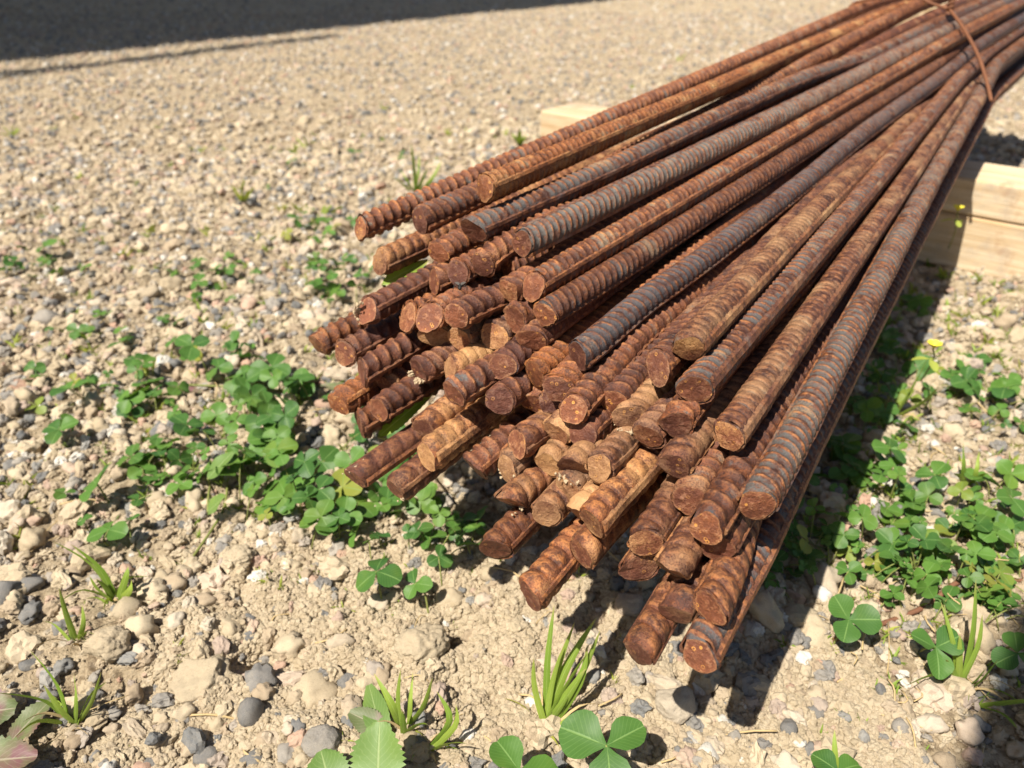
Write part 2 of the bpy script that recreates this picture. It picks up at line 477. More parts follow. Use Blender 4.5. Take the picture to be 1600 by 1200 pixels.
# ------------------------------------------------------------------ timber under the bundle
BDIR = np.array([.762, -.648, 0.0]); BN = np.array([.648, .762, 0.0])
BL = np.array([.0416, 1.159, 0.0])
def board(parent, name, length, width, thick, z0, mat, bow=.0, seed=0, dx=0, dy=0, label=None):
    n = 24
    r_ = np.random.default_rng(seed)
    xs = np.linspace(0, length, n)
    prof = []
    b = .0022
    for (yy, zz) in ((b, 0), (width - b, 0), (width, b), (width, thick - b), (width - b, thick), (b, thick), (0, thick - b), (0, b)):
        prof.append((yy, zz))
    V = []
    for i, x in enumerate(xs):
        w = (r_.uniform(-1, 1) * .0006)
        for (yy, zz) in prof: V.append((x + dx, yy + dy + w, zz + z0 + w * .4))
    F = []
    for i in range(n - 1):
        for j in range(8):
            a = i * 8 + j; c = i * 8 + (j + 1) % 8
            F.append((a, a + 8, c + 8, c))
    F.append(tuple(range(8))); F.append(tuple(range((n - 1) * 8 + 7, (n - 1) * 8 - 1, -1)))
    o = mesh_obj(name, V, F, mat, parent, smooth=False)
    return o
ang = math.atan2(BDIR[1], BDIR[0])
def board_thing(loc, ln, w, th, z0, seed, label, group=None):
    o = board(None, 'timber_board', ln, w, th, 0, M_WOOD, seed=seed)
    o.location = (loc[0], loc[1], z0); o.rotation_euler = (0, 0, ang)
    tag(o, label, 'board', 'boards the rebar rests on')
    return o
board_thing(BL + BDIR * .012 - BN * .0, 1.05, .089, .0585, .0, 3, 'thick lower pine board flat on the soil directly under the right part of the bundle')
board_thing(BL, 1.08, .086, .0375, .0595, 4, 'thinner upper pine board carrying the bundle, its left end showing behind the top bars')
fb = at_h(1340, 2, .09)
board_thing(fb, .9, .09, .045, .0, 5, 'far pine board lying on the ground behind the tie wire, lower one')
board_thing(fb, .9, .09, .045, .047, 6, 'far pine board stacked on another behind the tie wire, upper one')

# ------------------------------------------------------------------ the bundle
E0 = np.array([.014, .28, .145]); TC = np.array([.466, .873, .163])
AX = TC - E0; S_T = float(np.linalg.norm(AX)); AX /= S_T
E1 = np.cross(AX, [0, 0, 1]); E1 /= np.linalg.norm(E1)      # to the right
E2 = np.cross(E1, AX)                                       # up
RB = .0062

def invz(x, y):
    u, v = (x - 800) / FPX, (y - 600) / FPX
    return 3.05 + 1.45 * u + 1.0 * v

def plane_pt(x, y, s):                  # where the ray meets the plane s along the axis
    r = ray(x, y)
    d = (s - np.dot(C0 - E0, AX)) / np.dot(r, AX)
    return C0 + r * d

# x, y of the cut end; orange, mill scale, dust; ribs pitch mm; tie target; extra depth; description
BARS = [
 (557,360,.5,.25,.0,6.2,(1350,12),0,'dark brown ribbed rebar along the upper left edge of the fan'),
 (654,346,.55,.3,.05,5.6,(1372,24),0,'rebar with ring pitted end between the top left bar and the tan top bar'),
 (754,296,.95,.2,.4,4.6,(1402,16),0,'orange tan rebar lying on top of the bundle, the highest cut end of all'),
 (732,364,.6,.55,.05,5.2,(1482,32),0,'grey brown rebar just right of and below the orange tan top bar'),
 (815,381,.5,.75,.0,4.6,(1500,42),0,'slate coloured rebar with its lengthwise rib turned up, below the tan top bar'),
 (589,413,.6,.05,.5,6.4,None,.01,'tan brown rebar stub under the two upper left ends, a green leaf beside it'),
 (685,403,.6,.2,.1,5.6,(1440,6),.012,'rebar end with orange rings, half shaded, under the ring pitted end'),
 (670,441,.45,.1,.3,6.0,None,.01,'half shaded rebar end below the orange ringed end'),
 (711,431,.5,.1,.25,6.0,None,.006,'rounded rebar end on which the fly sits, left of a saddle shaped shadowed end'),
 (754,424,.5,.1,.2,6.0,None,.008,'saddle shaped shadowed rebar end right of the end with the fly'),
 (786,412,.5,.1,.1,6.0,None,.02,'deeply shaded rebar end under the slate coloured bar'),
 (563,493,.35,.1,.2,6.6,None,0,'dark rebar with a pale chalky left rim, upper left flank of the bundle'),
 (627,500,.7,.1,.15,6.2,None,0,'rebar end leftmost in the tight row of three under the fly'),
 (660,506,.5,.1,.2,6.2,None,-.006,'rebar end in the middle of the tight row of three under the fly'),
 (707,498,.4,.15,.1,7.0,None,-.012,'purplish rebar end with open ribs, rightmost in the row of three under the fly'),
 (491,541,.75,.05,.3,6.6,None,0,'orange brown rebar poking out farthest left of the whole bundle'),
 (826,452,.6,.35,.1,4.8,(1510,50),0,'long rebar directly above the big central bar, its end rusty with a bright pitted streak'),
 (797,463,.5,.1,.15,6.0,None,.006,'small rebar end pressed against the left of the streaked long bar'),
 (798,497,.6,.1,.25,6.0,None,.010,'narrow rebar end squeezed between the streaked bar and the end below it'),
 (847,498,.8,.3,.05,4.8,(1516,66),0,'long reddish rebar with prominent ribs crossing the middle of the fan, blunt orange end'),
 (823,538,.5,.05,.1,6.0,None,.002,'round brown rebar end below the blunt orange end'),
 (768,529,.5,.05,.6,6.4,None,.012,'tan rebar end half in shade right of the chalky speckled ends'),
 (898,566,.55,.7,.05,5.0,(1524,76),0,'long grey brown rebar in the centre of the fan with yellow pits on its end'),
 (870,612,.65,.1,.1,6.0,None,-.002,'dark red rebar end tucked just under the long central grey bar'),
 (781,577,.4,.1,.3,6.0,None,0,'greyish rounded rebar end left of a bright orange saddle shaped one'),
 (830,583,.95,.0,.0,6.0,None,.004,'bright orange red saddle shaped rebar end in the middle of the heap'),
 (1070,548,.65,.25,.5,4.6,(1492,112),-.004,'long tan rebar with a smooth lengthwise ridge, right of the centre'),
 (1021,582,.6,.1,.3,5.4,(1478,106),0,'rebar end pitted with one yellow ring, immediately left of the long tan bar'),
 (1079,619,.6,.5,.1,5.0,(1532,88),-.004,'long brown rebar with slate ribs on its right flank and yellow rings on its end'),
 (945,632,.55,.1,.05,6.0,None,.010,'large shaded rebar end with a curved shadow under the long central bar'),
 (898,655,.55,.1,.05,6.0,None,-.004,'smooth dark red rebar end in the middle of the heap, left of the curved shadow'),
 (858,641,.5,.0,.55,6.0,None,.012,'tan rebar end wedged left of the smooth dark red end'),
 (834,638,.4,.0,.5,6.0,None,.016,'flat sided dusty rebar end, left of the wedged tan end'),
 (775,631,.4,.15,.2,6.6,None,0,'rebar end with a long bright side ridge, below the greyish rounded end'),
 (938,588,.5,.1,.0,6.0,None,.03,'recessed dark rebar end deep behind the central bars'),
 (675,541,.5,.0,.75,6.2,None,.008,'dusty cream speckled rebar end under the tight row of three, left one'),
 (717,541,.5,.0,.65,6.2,None,.012,'dusty rebar end crossed by a round shadow under the tight row of three, right one'),
 (648,577,.35,.1,.35,6.2,None,0,'dark rebar end with white crust along its lower rim'),
 (693,577,.55,.0,.85,6.2,None,0,'pale yellow dusty rebar end beside the white rimmed one'),
 (533,556,.45,.1,.25,6.6,None,.004,'brown rebar end just right of the farthest left bar'),
 (558,587,.35,.1,.1,7.0,None,-.008,'dark purple rebar with wide ribs and pale rim on the left flank'),
 (707,616,.35,.35,.1,6.6,None,-.014,'thick purple grey rebar protruding over the leaf at the left centre'),
 (530,636,.9,.0,.0,6.6,None,0,'bright orange pitted rebar end low on the left flank'),
 (553,664,.7,.0,.05,6.6,None,.008,'red rebar sliver under the bright orange pitted end'),
 (589,641,.6,.0,.1,6.6,None,.002,'small squarish rusty rebar end right of the bright orange pitted end'),
 (594,606,.5,.0,.2,6.6,None,.016,'shaded rebar end above the small squarish end'),
 (658,672,.5,.0,.6,6.6,None,.002,'clay coated rebar end with a small hole, left of the long dusty bar'),
 (664,716,.6,.0,.7,7.2,None,-.006,'long dusty tan rebar with a sharp right hand ridge and cracked end'),
 (549,752,.5,.0,.1,8.4,None,-.004,'lone brown rebar with a flat upper face sticking out lowest on the left'),
 (612,770,.55,.0,.65,7.2,None,-.006,'dusty rebar with broad ribs right of the lone lower left bar, crumbs under its tip'),
 (737,740,.45,.0,.3,6.8,None,0,'oval dark rebar end with white lower tip hanging over the clover'),
 (800,704,.4,.0,.45,6.8,None,0,'brown grey flat rebar end above a chalk crusted one'),
 (792,735,.5,.0,.9,6.8,None,.006,'chalk crusted rebar end beneath the brown grey flat one'),
 (863,686,.3,.0,.8,6.4,None,.006,'chalky lilac rebar end in the centre of the lower heap'),
 (850,718,.5,.0,.75,6.4,None,.006,'chalky rebar end touching the left of a half crusted end'),
 (884,735,.5,.0,.65,6.8,None,-.004,'half crusted rebar end with cracked rust above and pale dirt below'),
 (932,734,.5,.0,.75,7.2,None,-.002,'pale rebar end with visible ribs and ridge, left of the long dusty ribbed bar'),
 (886,773,.5,.0,.9,6.8,None,.006,'small pale rebar end wedged under the half crusted end'),
 (779,790,.55,.0,.45,6.8,None,-.002,'five sided rebar end beside the green leaves, lower left'),
 (858,800,.5,.0,.75,6.8,None,.002,'five sided dusty rebar end left of the long dusty ribbed bar'),
 (893,811,.35,.0,.7,6.8,None,0,'lilac dusty rebar end pressed on the left of the long dusty ribbed bar'),
 (918,823,.65,.0,.45,7.6,(1440,120),-.012,'long dusty orange rebar with eight plain ribs and a dirt edged ridge, low centre'),
 (912,694,.5,.0,.35,6.4,None,.006,'half shaded rebar end under the smooth dark red one'),
 (968,667,.4,.0,.8,6.4,None,.010,'cream rebar end cut by a round shadow, right of the half shaded one'),
 (1010,686,.4,.0,.35,6.4,None,.002,'dark rebar end with cream lower rim left of the deep red end'),
 (1054,671,.6,.1,.05,6.4,None,-.002,'deep red brown rebar end under the yellow ringed long bar'),
 (1051,727,.5,.0,.65,6.4,None,-.002,'round dusty rebar end directly beneath the deep red brown end'),
 (1137,685,.55,.4,.5,4.8,(1538,106),0,'long tan and grey rebar with a bright ridge, second from the right in the fan'),
 (1076,782,.55,.1,.3,6.4,None,0,'rebar end left behind the fat ribbed end near the right edge'),
 (1099,829,.65,.2,.2,7.0,None,-.010,'fat orange brown rebar end with cream lower rim near the right edge'),
 (1178,796,.65,.65,.1,4.9,(1549,104),-.004,'long slate and rust rebar with spiky ribs, upper right edge of the fan, pointed end'),
 (1004,856,.65,.0,.4,7.2,None,-.004,'ribbed rebar with half dusty end, right of the gap in the lower row'),
 (765,866,.8,.0,.05,7.2,None,-.002,'orange speckled rebar lowest on the left, over the clover edge'),
 (823,938,.6,.05,.05,7.4,None,-.006,'lone red brown rebar with clear ribs low in the middle, black seam along its right'),
 (900,867,.55,.0,.35,7.2,None,0,'grey brown rebar end just under the long dusty orange bar'),
 (990,899,.6,.0,.25,7.2,None,.004,'small rebar end hanging under the half dusty one'),
 (1044,904,.55,.0,.6,7.2,None,-.008,'smooth round dusty rebar end in the lower right group'),
 (1118,868,.6,.0,.1,7.2,None,.002,'rebar end with an orange rim hidden under the fat orange brown one'),
 (1055,967,.5,.0,.35,7.4,None,0,'dusty rust rebar end left of the flaky ringed one near the bottom'),
 (1102,959,.65,.0,.05,7.4,None,-.006,'flaky rebar end with orange rings near the bottom right'),
 (995,1026,.55,.0,.15,8.0,None,-.002,'red brown rebar with three wide ribs, lowest left of the two bottom bars'),
 (1086,1022,.5,.5,.1,6.0,(1546,150),-.006,'lowest bar of all, dark red end, its slate ribbed flank running along the right edge'),
]
NB = len(BARS)
DS = .02
smin, smax = -.12, 1.30
ST = np.arange(smin, smax + 1e-6, DS)
NS = len(ST)
endP = []; s_end = np.zeros(NB); q_end = np.zeros((NB, 2))
for i, b in enumerate(BARS):
    P = at(b[0], b[1], 1 / invz(b[0], b[1]) + b[7])
    s_end[i] = np.dot(P - E0, AX); q_end[i] = (np.dot(P - E0, E1), np.dot(P - E0, E2))
tgt = np.zeros((NB, 2)); has = np.zeros(NB, bool)
for i, b in enumerate(BARS):
    if b[6]:
        P = plane_pt(b[6][0], b[6][1], S_T); has[i] = True
        tgt[i] = (np.dot(P - E0, E1), np.dot(P - E0, E2))
cen = q_end.mean(0)
free = ~has
tc0 = np.array([-.032, .012])
tgt[free] = tc0 + (q_end[free] - q_end[free].mean(0)) * np.array([.52, .9])
tgt[free, 0] = np.minimum(tgt[free, 0], .024)
for k_, v_ in {5: (-.070, .058), 7: (-.052, .062), 8: (-.042, .074), 11: (-.085, .050), 9: (-.029, .081)}.items(): tgt[k_] = v_
has[9] = has[8] = True
Q = np.zeros((NB, NS, 2))
for i in range(NB):
    f = np.clip((ST - s_end[i]) / (S_T - s_end[i]), -.2, 1)
    Q[i] = q_end[i] + (tgt[i] - q_end[i]) * f[:, None]
act = ST[None, :] >= (s_end[:, None] - DS * 1.01)
iT = int(round((S_T - smin) / DS))
floor_q = np.full(NS, -9.0)
for k, s in enumerate(ST):
    if .64 < s < .84: floor_q[k] = (.097 + RB - (E0 + AX * s)[2]) / E2[2]
DM = .0134
ANCH = Q.copy()
for it in range(420):
    # bending stiffness
    sm = Q.copy()
    sm[:, 1:-1] = (Q[:, :-2] + Q[:, 2:]) / 2
    Q = Q * .55 + sm * .45
    # hold the ends, pull to the tie
    for i in range(NB):
        k0 = int(np.argmax(act[i]))
        k1 = k0 + 3
        fr = (ST[k0:k1] - s_end[i]) / (S_T - s_end[i])
        Q[i, k0:k1] = Q[i, k0:k1] * .25 + (q_end[i] + (tgt[i] - q_end[i]) * fr[:, None]) * .75
    Q[has] += (ANCH[has] - Q[has]) * .22
    Q[free, iT - 1:iT + 2] += (tc0 - Q[free, iT - 1:iT + 2]) * .012
    Q[free, iT + 2:] += (Q[free, iT:iT + 1] - Q[free, iT + 2:]) * .05
    # push overlapping bars apart in every section
    for rep in range(2):
        D = Q[:, None] - Q[None]                     # NB NB NS 2
        dist = np.sqrt((D ** 2).sum(-1)) + 1e-9
        ov = np.clip(DM - dist, 0, None)
        both = act[:, None] & act[None]
        ov = ov * both
        ov[np.arange(NB), np.arange(NB)] = 0
        Q += ((D / dist[..., None]) * (ov * .30)[..., None]).sum(1)
    lowv = Q[:, :, 1] < floor_q[None]
    Q[:, :, 1] = np.where(lowv, floor_q[None], Q[:, :, 1])
W = E0 + ST[None, :, None] * AX + Q[:, :, :1] * E1 + Q[:, :, 1:] * E2       # NB NS 3

ribmode_rng = np.random.default_rng(21)
DETAIL = {0, 1, 2, 3, 4, 6, 16, 19, 22, 26, 27, 28, 61, 67, 70, 81}
def make_bar(i, b):
    x, y, orange, scale, dust, pitch, target, dz, label = b
    r_ = np.random.default_rng(100 + i)
    k0 = int(np.argmax(act[i]))
    pts = W[i, k0:]
    d0 = s_end[i] - ST[k0]
    seg = np.concatenate([[0], np.cumsum(np.linalg.norm(np.diff(pts, axis=0), axis=1))])
    # natural end lies d0 along the first step
    st0 = min(max(d0, 0), seg[-1])
    total = seg[-1] - st0
    tang_ = np.gradient(pts, seg, axis=0)
    def path(s):
        a = s + st0
        P = np.stack([np.interp(a, seg, pts[:, k]) for k in range(3)], -1)
        # smooth with neighbours to hide the station corners
        P2 = np.stack([np.interp(a - .012, seg, pts[:, k]) + np.interp(a + .012, seg, pts[:, k]) for k in range(3)], -1) / 2
        ok = ((a > .013) & (a < seg[-1] - .013))[..., None]
        P = np.where(ok, (P + P2) / 2, P)
        T = np.stack([np.interp(a, seg, tang_[:, k]) for k in range(3)], -1)
        T /= np.linalg.norm(T, axis=-1, keepdims=True)
        N1 = np.cross(T, [0, 0, 1.0]); N1 /= np.linalg.norm(N1, axis=-1, keepdims=True)
        N2 = np.cross(N1, T)
        return P, N1, N2
    NSEG = 28
    th = np.linspace(0, 2 * np.pi, NSEG, endpoint=False)
    roll = r_.uniform(-.5, .5)
    if i in (4, 28, 26, 67, 47, 61, 81): roll = {4: .9, 28: -.5, 26: -.35, 67: -.5, 47: -.3, 61: -.35, 81: -.25}[i]
    ribh = .00115 if pitch > 5.4 else .00076
    if i in (48,): ribh = .0003
    pit = pitch / 1000.
    skew = (.0016 if r_.random() < .5 else -.0016) * r_.uniform(.6, 1.4)
    lengthdet = .62 if i in DETAIL else .16
    ph = np.array([0, .08, .18, .30, .40]); pr = np.array([0., .92, 1., .88, .0])
    if b[4] > .4 or pitch > 7: ph = np.array([0, .07, .30, .70, .93]); pr = np.array([0., .92, 1., .72, .42])
    ss, rr = [], []
    s = r_.uniform(0.1, .9) * pit
    ss += [.0012]; rr += [0.]
    while s < lengthdet and s < total - .02:
        for a_, p_ in zip(ph, pr): ss.append(s + a_ * pit); rr.append(p_)
        s += pit
    if i in DETAIL:
        while s < min(.95, total - .02):
            for a_, p_ in ((0, 0.), (.3, 1.), (.6, .2)): ss.append(s + a_ * pit); rr.append(p_)
            s += pit
    while s < total - .021: ss.append(s); rr.append(.2); s += .02
    ss.append(total); rr.append(0.)
    ss = np.array(ss); rr = np.array(rr)
    # cut plane: sheared a little askew
    tx, ty = r_.normal(0, .0017), r_.normal(0, .0017)
    cut = tx * np.cos(th) + ty * np.sin(th); cut = cut - cut.min() + r_.uniform(0, .0002, NSEG)
    RAD = RB * r_.uniform(.97, 1.03)
    ph1, ph2, ph3 = r_.uniform(0, 6.28, 3)
    squash = (r_.uniform(.04, .12) * np.cos(2 * th + ph1) + r_.uniform(.03, .09) * np.cos(3 * th + ph2) + .018 * np.cos(5 * th + ph3))
    nr = len(ss)
    TH = np.broadcast_to(th, (nr, NSEG))
    lr = th + roll
    S = ss[:, None] + skew * np.cos(TH + roll + 0) * np.clip(rr[:, None] * 0 + 1, 0, 1)
    S = np.maximum(S, cut[None] + .0006 + np.linspace(0, .0004, nr)[:, None] * 0)
    S[-1] = ss[-1]
    # first rim
    S = np.concatenate([cut[None] + 0.0, S]); rr2 = np.concatenate([[0.], rr]); nr += 1
    cres = np.clip(np.abs(np.sin(lr)) * 1.25, 0, 1) ** .8
    near = np.exp(-(S / .009) ** 2)
    wob = (hash2(np.arange(nr)[:, None], np.arange(NSEG)[None], i) - .5) * .00028
    rad = RAD * (1 + squash[None] * near) + ribh * cres[None] * rr2[:, None] * (.85 + .3 * hash2(np.arange(nr) // 5, 0 * np.arange(nr), i)[:, None]) + wob
    clip_ = np.full(NSEG, 9.)
    for _ in range(int(r_.integers(1, 4))):
        pa = r_.uniform(0, 6.28); cs = np.cos(th - pa)
        clip_ = np.minimum(clip_, np.where(cs > .2, RAD * r_.uniform(.74, .95) / np.maximum(cs, .2), 9.))
    cl = np.minimum(rad, clip_[None] + (S / .006) ** 2 * .004)
    rad = np.where(S < .02, cl, rad)
    rad[0] *= .965
    rad[0] += r_.normal(0, .00012, NSEG)
    P, N1, N2 = path(S)
    V = P + (N1 * np.cos(th)[None, :, None] + N2 * np.sin(th)[None, :, None]) * rad[..., None]
    root_loc = path(np.array([0.0]))[0][0]
    ix = np.arange(nr * NSEG).reshape(nr, NSEG)
    F = np.stack([ix[:-1], np.roll(ix[:-1], -1, 1), np.roll(ix[1:], -1, 1), ix[1:]], -1).reshape(-1, 4)
    F = F[:, ::-1]
    root = empty('reinforcing_bar', root_loc)
    tag(root, label, 'rebar', 'rusty ribbed reinforcing bars of the bundle')
    # a closing cap at the far end
    ribattr = (rr2[:, None] * cres[None]).ravel()
    back = V[-1].mean(0)
    Vs = np.concatenate([V.reshape(-1, 3), back[None]]) - root_loc
    capF = np.stack([ix[-1], np.roll(ix[-1], -1), np.full(NSEG, nr * NSEG)], -1)[:, ::-1]
    sh = mesh_obj('shaft', Vs, [F, capF], M_RUST, root, attrs={'rib': np.append(ribattr, 0)})
    # cut face
    fr = np.array([.35, .62, .85, 1.0])
    Vc = [None]; ctr = V[0].mean(0); axis = path(np.array([0.01]))[0][0] - root_loc; axis /= np.linalg.norm(axis)
    dome = r_.uniform(-.0004, .0008)
    Vc = [ctr - axis * (dome + r_.uniform(0, .0003))]
    for k, f in enumerate(fr):
        dd = dome * (1 - f ** 2) + (hash2(np.arange(NSEG) // 2, np.full(NSEG, k), i + 50) - .5) * .00045 * (f < .99)
        ring = ctr + (V[0] - ctr) * f - axis * dd[:, None] - axis * .00005
        Vc += list(ring)
    Vc = np.array(Vc)
    ic = 1 + np.arange(len(fr) * NSEG).reshape(len(fr), NSEG)
    Ft = np.stack([np.zeros(NSEG, int), ic[0], np.roll(ic[0], -1)], -1)
    Fq = np.stack([ic[:-1], ic[1:], np.roll(ic[1:], -1, 1), np.roll(ic[:-1], -1, 1)], -1).reshape(-1, 4)
    # face outward
    nrm = np.cross(Vc[Ft[0, 1]] - Vc[0], Vc[Ft[0, 2]] - Vc[0])
    if np.dot(nrm, axis) > 0: Ft = Ft[:, ::-1]; Fq = Fq[:, ::-1]
    ce = mesh_obj('cut_end', Vc - root_loc, [Fq, Ft], M_END, root, attrs={'rim': np.concatenate([[0], np.repeat(fr, NSEG)])})
    # the two lengthwise ribs
    kids = [sh, ce]
    L = np.concatenate([[.0008], np.arange(.006, min(total, .9), .006 if i in DETAIL else .012), [total]])
    L = L[L <= total]
    for side in (0, np.pi):
        a0 = side - roll
        w = .0021 if i in (4, 26, 28, 47, 48, 61, 67, 81) else .0013
        hgt = .0010 if w > .0015 else .0007
        SL = L + float(cut[int(round((a0 % (2 * np.pi)) / (2 * np.pi) * NSEG)) % NSEG])
        P, N1, N2 = path(SL)
        rd = N1 * math.cos(a0) + N2 * math.sin(a0)
        td = -N1 * math.sin(a0) + N2 * math.cos(a0)
        prof = [(-w * 1.15, RAD * .955), (-w * .6, RAD + hgt), (w * .6, RAD + hgt), (w * 1.15, RAD * .955)]
        VV = np.stack([P + td * a_ + rd * (h_ + (0 if j in (0, 3) else 1) * ((hash2(np.arange(len(L)), np.full(len(L), j), i) - .5) * .0003)[:, None]) for j, (a_, h_) in enumerate(prof)], 1)
        n = len(L); ii = np.arange(n * 4).reshape(n, 4)
        FF = np.stack([ii[:-1, :-1], ii[1:, :-1], ii[1:, 1:], ii[:-1, 1:]], -1).reshape(-1, 4)
        caps = np.array([[ii[0, 0], ii[0, 1], ii[0, 2], ii[0, 3]]])
        lrb = mesh_obj('lengthwise_rib', VV.reshape(-1, 3) - root_loc, np.concatenate([FF, caps]), M_RUST, root,
                       smooth=False, attrs={'rib': np.full(n * 4, .8)})
        kids.append(lrb)
    for k in kids: k.color = (orange, scale, dust, 1)
    return root, path, kids
BAR = [make_bar(i, b) for i, b in enumerate(BARS)]

# ------------------------------------------------------------------ small builders
def tube_geo(pts, r, n=8, r2=None):
    pts = np.asarray(pts, float); m = len(pts)
    T = np.gradient(pts, axis=0); T /= np.linalg.norm(T, axis=1, keepdims=True) + 1e-12
    up = np.array([0, 0, 1.0]) if abs(T[:, 2]).mean() < .85 else np.array([1.0, 0, 0])
    A = np.cross(T, up); A /= np.linalg.norm(A, axis=1, keepdims=True) + 1e-12
    B = np.cross(A, T)
    rr = np.linspace(r, r if r2 is None else r2, m)
    th = np.linspace(0, 2 * np.pi, n, endpoint=False)
    V = pts[:, None] + (A[:, None] * np.cos(th)[None, :, None] + B[:, None] * np.sin(th)[None, :, None]) * rr[:, None, None]
    ix = np.arange(m * n).reshape(m, n)
    F = np.stack([ix[:-1], ix[1:], np.roll(ix[1:], -1, 1), np.roll(ix[:-1], -1, 1)], -1).reshape(-1, 4)
    V = np.concatenate([V.reshape(-1, 3), pts[:1], pts[-1:]])
    c0 = np.stack([ix[0], np.roll(ix[0], -1), np.full(n, m * n), np.full(n, m * n)], -1)[:, :3]
    c1 = np.stack([np.roll(ix[-1], -1), ix[-1], np.full(n, m * n + 1)], -1)
    return V, F, np.concatenate([c0, c1])

def spline(P, n=16):
    P = np.asarray(P, float)
    t = np.linspace(0, len(P) - 1, n)
    out = []
    for q in t:
        i = min(int(q), len(P) - 2); f = q - i
        p0 = P[max(i - 1, 0)]; p1 = P[i]; p2 = P[i + 1]; p3 = P[min(i + 2, len(P) - 1)]
        out.append(.5 * ((2 * p1) + (-p0 + p2) * f + (2 * p0 - 5 * p1 + 4 * p2 - p3) * f * f + (-p0 + 3 * p1 - 3 * p2 + p3) * f ** 3))
    return np.array(out)

def tube(name, pts, r, mat, parent=None, n=8, r2=None, loc=None):
    V, F, C = tube_geo(pts, r, n, r2)
    if loc is not None: V = V - np.asarray(loc)
    return mesh_obj(name, V, [F, C], mat, parent, attrs=None)

class Acc:
    """collects leaf and blade surfaces into one mesh"""
    def __init__(s): s.V = []; s.Q = []; s.a = []; s.l = []; s.v = []; s.n = 0
    def add(s, V, Q, a, l, vary=0.):
        s.V.append(V); s.Q.append(Q + s.n); s.a.append(a); s.l.append(l); s.v.append(np.full(len(V), vary)); s.n += len(V)
    def build(s, name, mat, parent=None, loc=None):
        V = np.concatenate(s.V)
        if loc is not None: V = V - np.asarray(loc)
        return mesh_obj(name, V, np.concatenate(s.Q), mat, parent,
                        attrs={'across': np.concatenate(s.a), 'along': np.concatenate(s.l), 'vary': np.concatenate(s.v)})

def frame(d, nrm):
    d = np.asarray(d, float); d = d / np.linalg.norm(d)
    nrm = np.asarray(nrm, float); y = np.cross(nrm, d); y /= np.linalg.norm(y) + 1e-12
    z = np.cross(d, y)
    return d, y, z

def leaf_geo(base, d, nrm, ln, wd, fold=.25, droop=.15, notch=.08, serr=0., rows=6, cols=5, shape='clover', wave=0., seed=0):
    r_ = np.random.default_rng(seed)
    t = np.linspace(0, 1, rows + 1); c = np.linspace(-1, 1, cols)
    T, C = np.meshgrid(t, c, indexing='ij')
    if shape == 'clover': hw = np.sin(np.pi * np.clip(T, 0, 1) ** 1.15 * .86 + .10) ** .62 * (.16 + .84 * np.clip(T * 3.2, 0, 1) ** .8)
    elif shape == 'broad': hw = np.sin(np.pi * (T ** .8) * .93 + .06) ** .8
    else: hw = (1 - T ** 1.8) * (.55 + .45 * np.clip(T * 5, 0, 1)) + .02
    if serr:
        saw = (T * rows / 2) % 1
        hw = hw * (1 - serr * (((np.arange(rows + 1) % 2)[:, None]) * np.abs(C)))
    X = ln * (T - notch * (1 - np.abs(C)) * T ** 6 * 1.2 + (0.0 if shape != 'clover' else -.10 * np.abs(C) ** 2.5 * T ** 2))
    Yv = wd / 2 * hw * C
    Zv = np.abs(Yv) * fold - droop * ln * T ** 2 + wave * wd * np.sin(T * 9 + r_.uniform(0, 6)) * np.abs(C) ** 2 * .5
    e, y, z = frame(d, nrm)
    V = np.asarray(base) + X[..., None] * e + Yv[..., None] * y + Zv[..., None] * z
    ix = np.arange((rows + 1) * cols).reshape(rows + 1, cols)
    Q = np.stack([ix[:-1, :-1], ix[1:, :-1], ix[1:, 1:], ix[:-1, 1:]], -1).reshape(-1, 4)
    return V.reshape(-1, 3), Q, C.ravel(), T.ravel()

def blade_geo(pts, w, fold=.35, n=9, twist=0.):
    P = spline(pts, n)
    T = np.gradient(P, axis=0); T /= np.linalg.norm(T, axis=1, keepdims=True) + 1e-12
    view = P - C0; view[:, 2] *= .3
    S = np.cross(T, np.array([.35, .39, -1.]) + 0 * T)
    S /= np.linalg.norm(S, axis=1, keepdims=True) + 1e-12
    S0 = np.cross(T, np.array([math.sin(twist), math.cos(twist), .2]) + 0 * T); S0 /= np.linalg.norm(S0, axis=1, keepdims=True) + 1e-12
    Nn = np.cross(S0, T)
    t = np.linspace(0, 1, n)
    hw = w / 2 * np.clip((1 - t ** 2.6) * (.7 + .3 * np.clip(t * 4, 0, 1)), .02, 1)
    cols = np.array([-1, 0, 1.])
    V = P[:, None] + S0[:, None] * (hw[:, None] * cols[None])[..., None] + Nn[:, None] * (np.abs(cols)[None] * hw[:, None] * fold)[..., None]
    ix = np.arange(n * 3).reshape(n, 3)
    Q = np.stack([ix[:-1, :-1], ix[1:, :-1], ix[1:, 1:], ix[:-1, 1:]], -1).reshape(-1, 4)
    return V.reshape(-1, 3), Q, np.tile(cols, n) * .9 + .0, np.repeat(t, 3)

# ------------------------------------------------------------------ clover
def clover_leaf_parts(c, root, size, r_, tilt=.35):
    """three leaflets round c"""
    nrm = np.array([r_.normal(-.10, tilt), r_.normal(-.15, tilt), 1.0]); nrm /= np.linalg.norm(nrm)
    yaw = r_.uniform(0, 2.1)
    out = []
    for k in range(3):
        a = yaw + k * 2.094 + r_.normal(0, .10)
        d = np.array([math.cos(a), math.sin(a), 0]); d = d - nrm * np.dot(d, nrm)
        d = d + nrm * r_.normal(.02, .16)
        n2 = nrm + r_.normal(0, .14, 3)
        sz = size * r_.uniform(.85, 1.1)
        out.append(leaf_geo(c, d, n2, sz, sz * r_.uniform(.86, 1.02), fold=r_.uniform(.05, .38), droop=r_.uniform(-.02, .22), notch=r_.uniform(.0, .09), wave=.07, seed=int(r_.integers(1e6))))
    return out

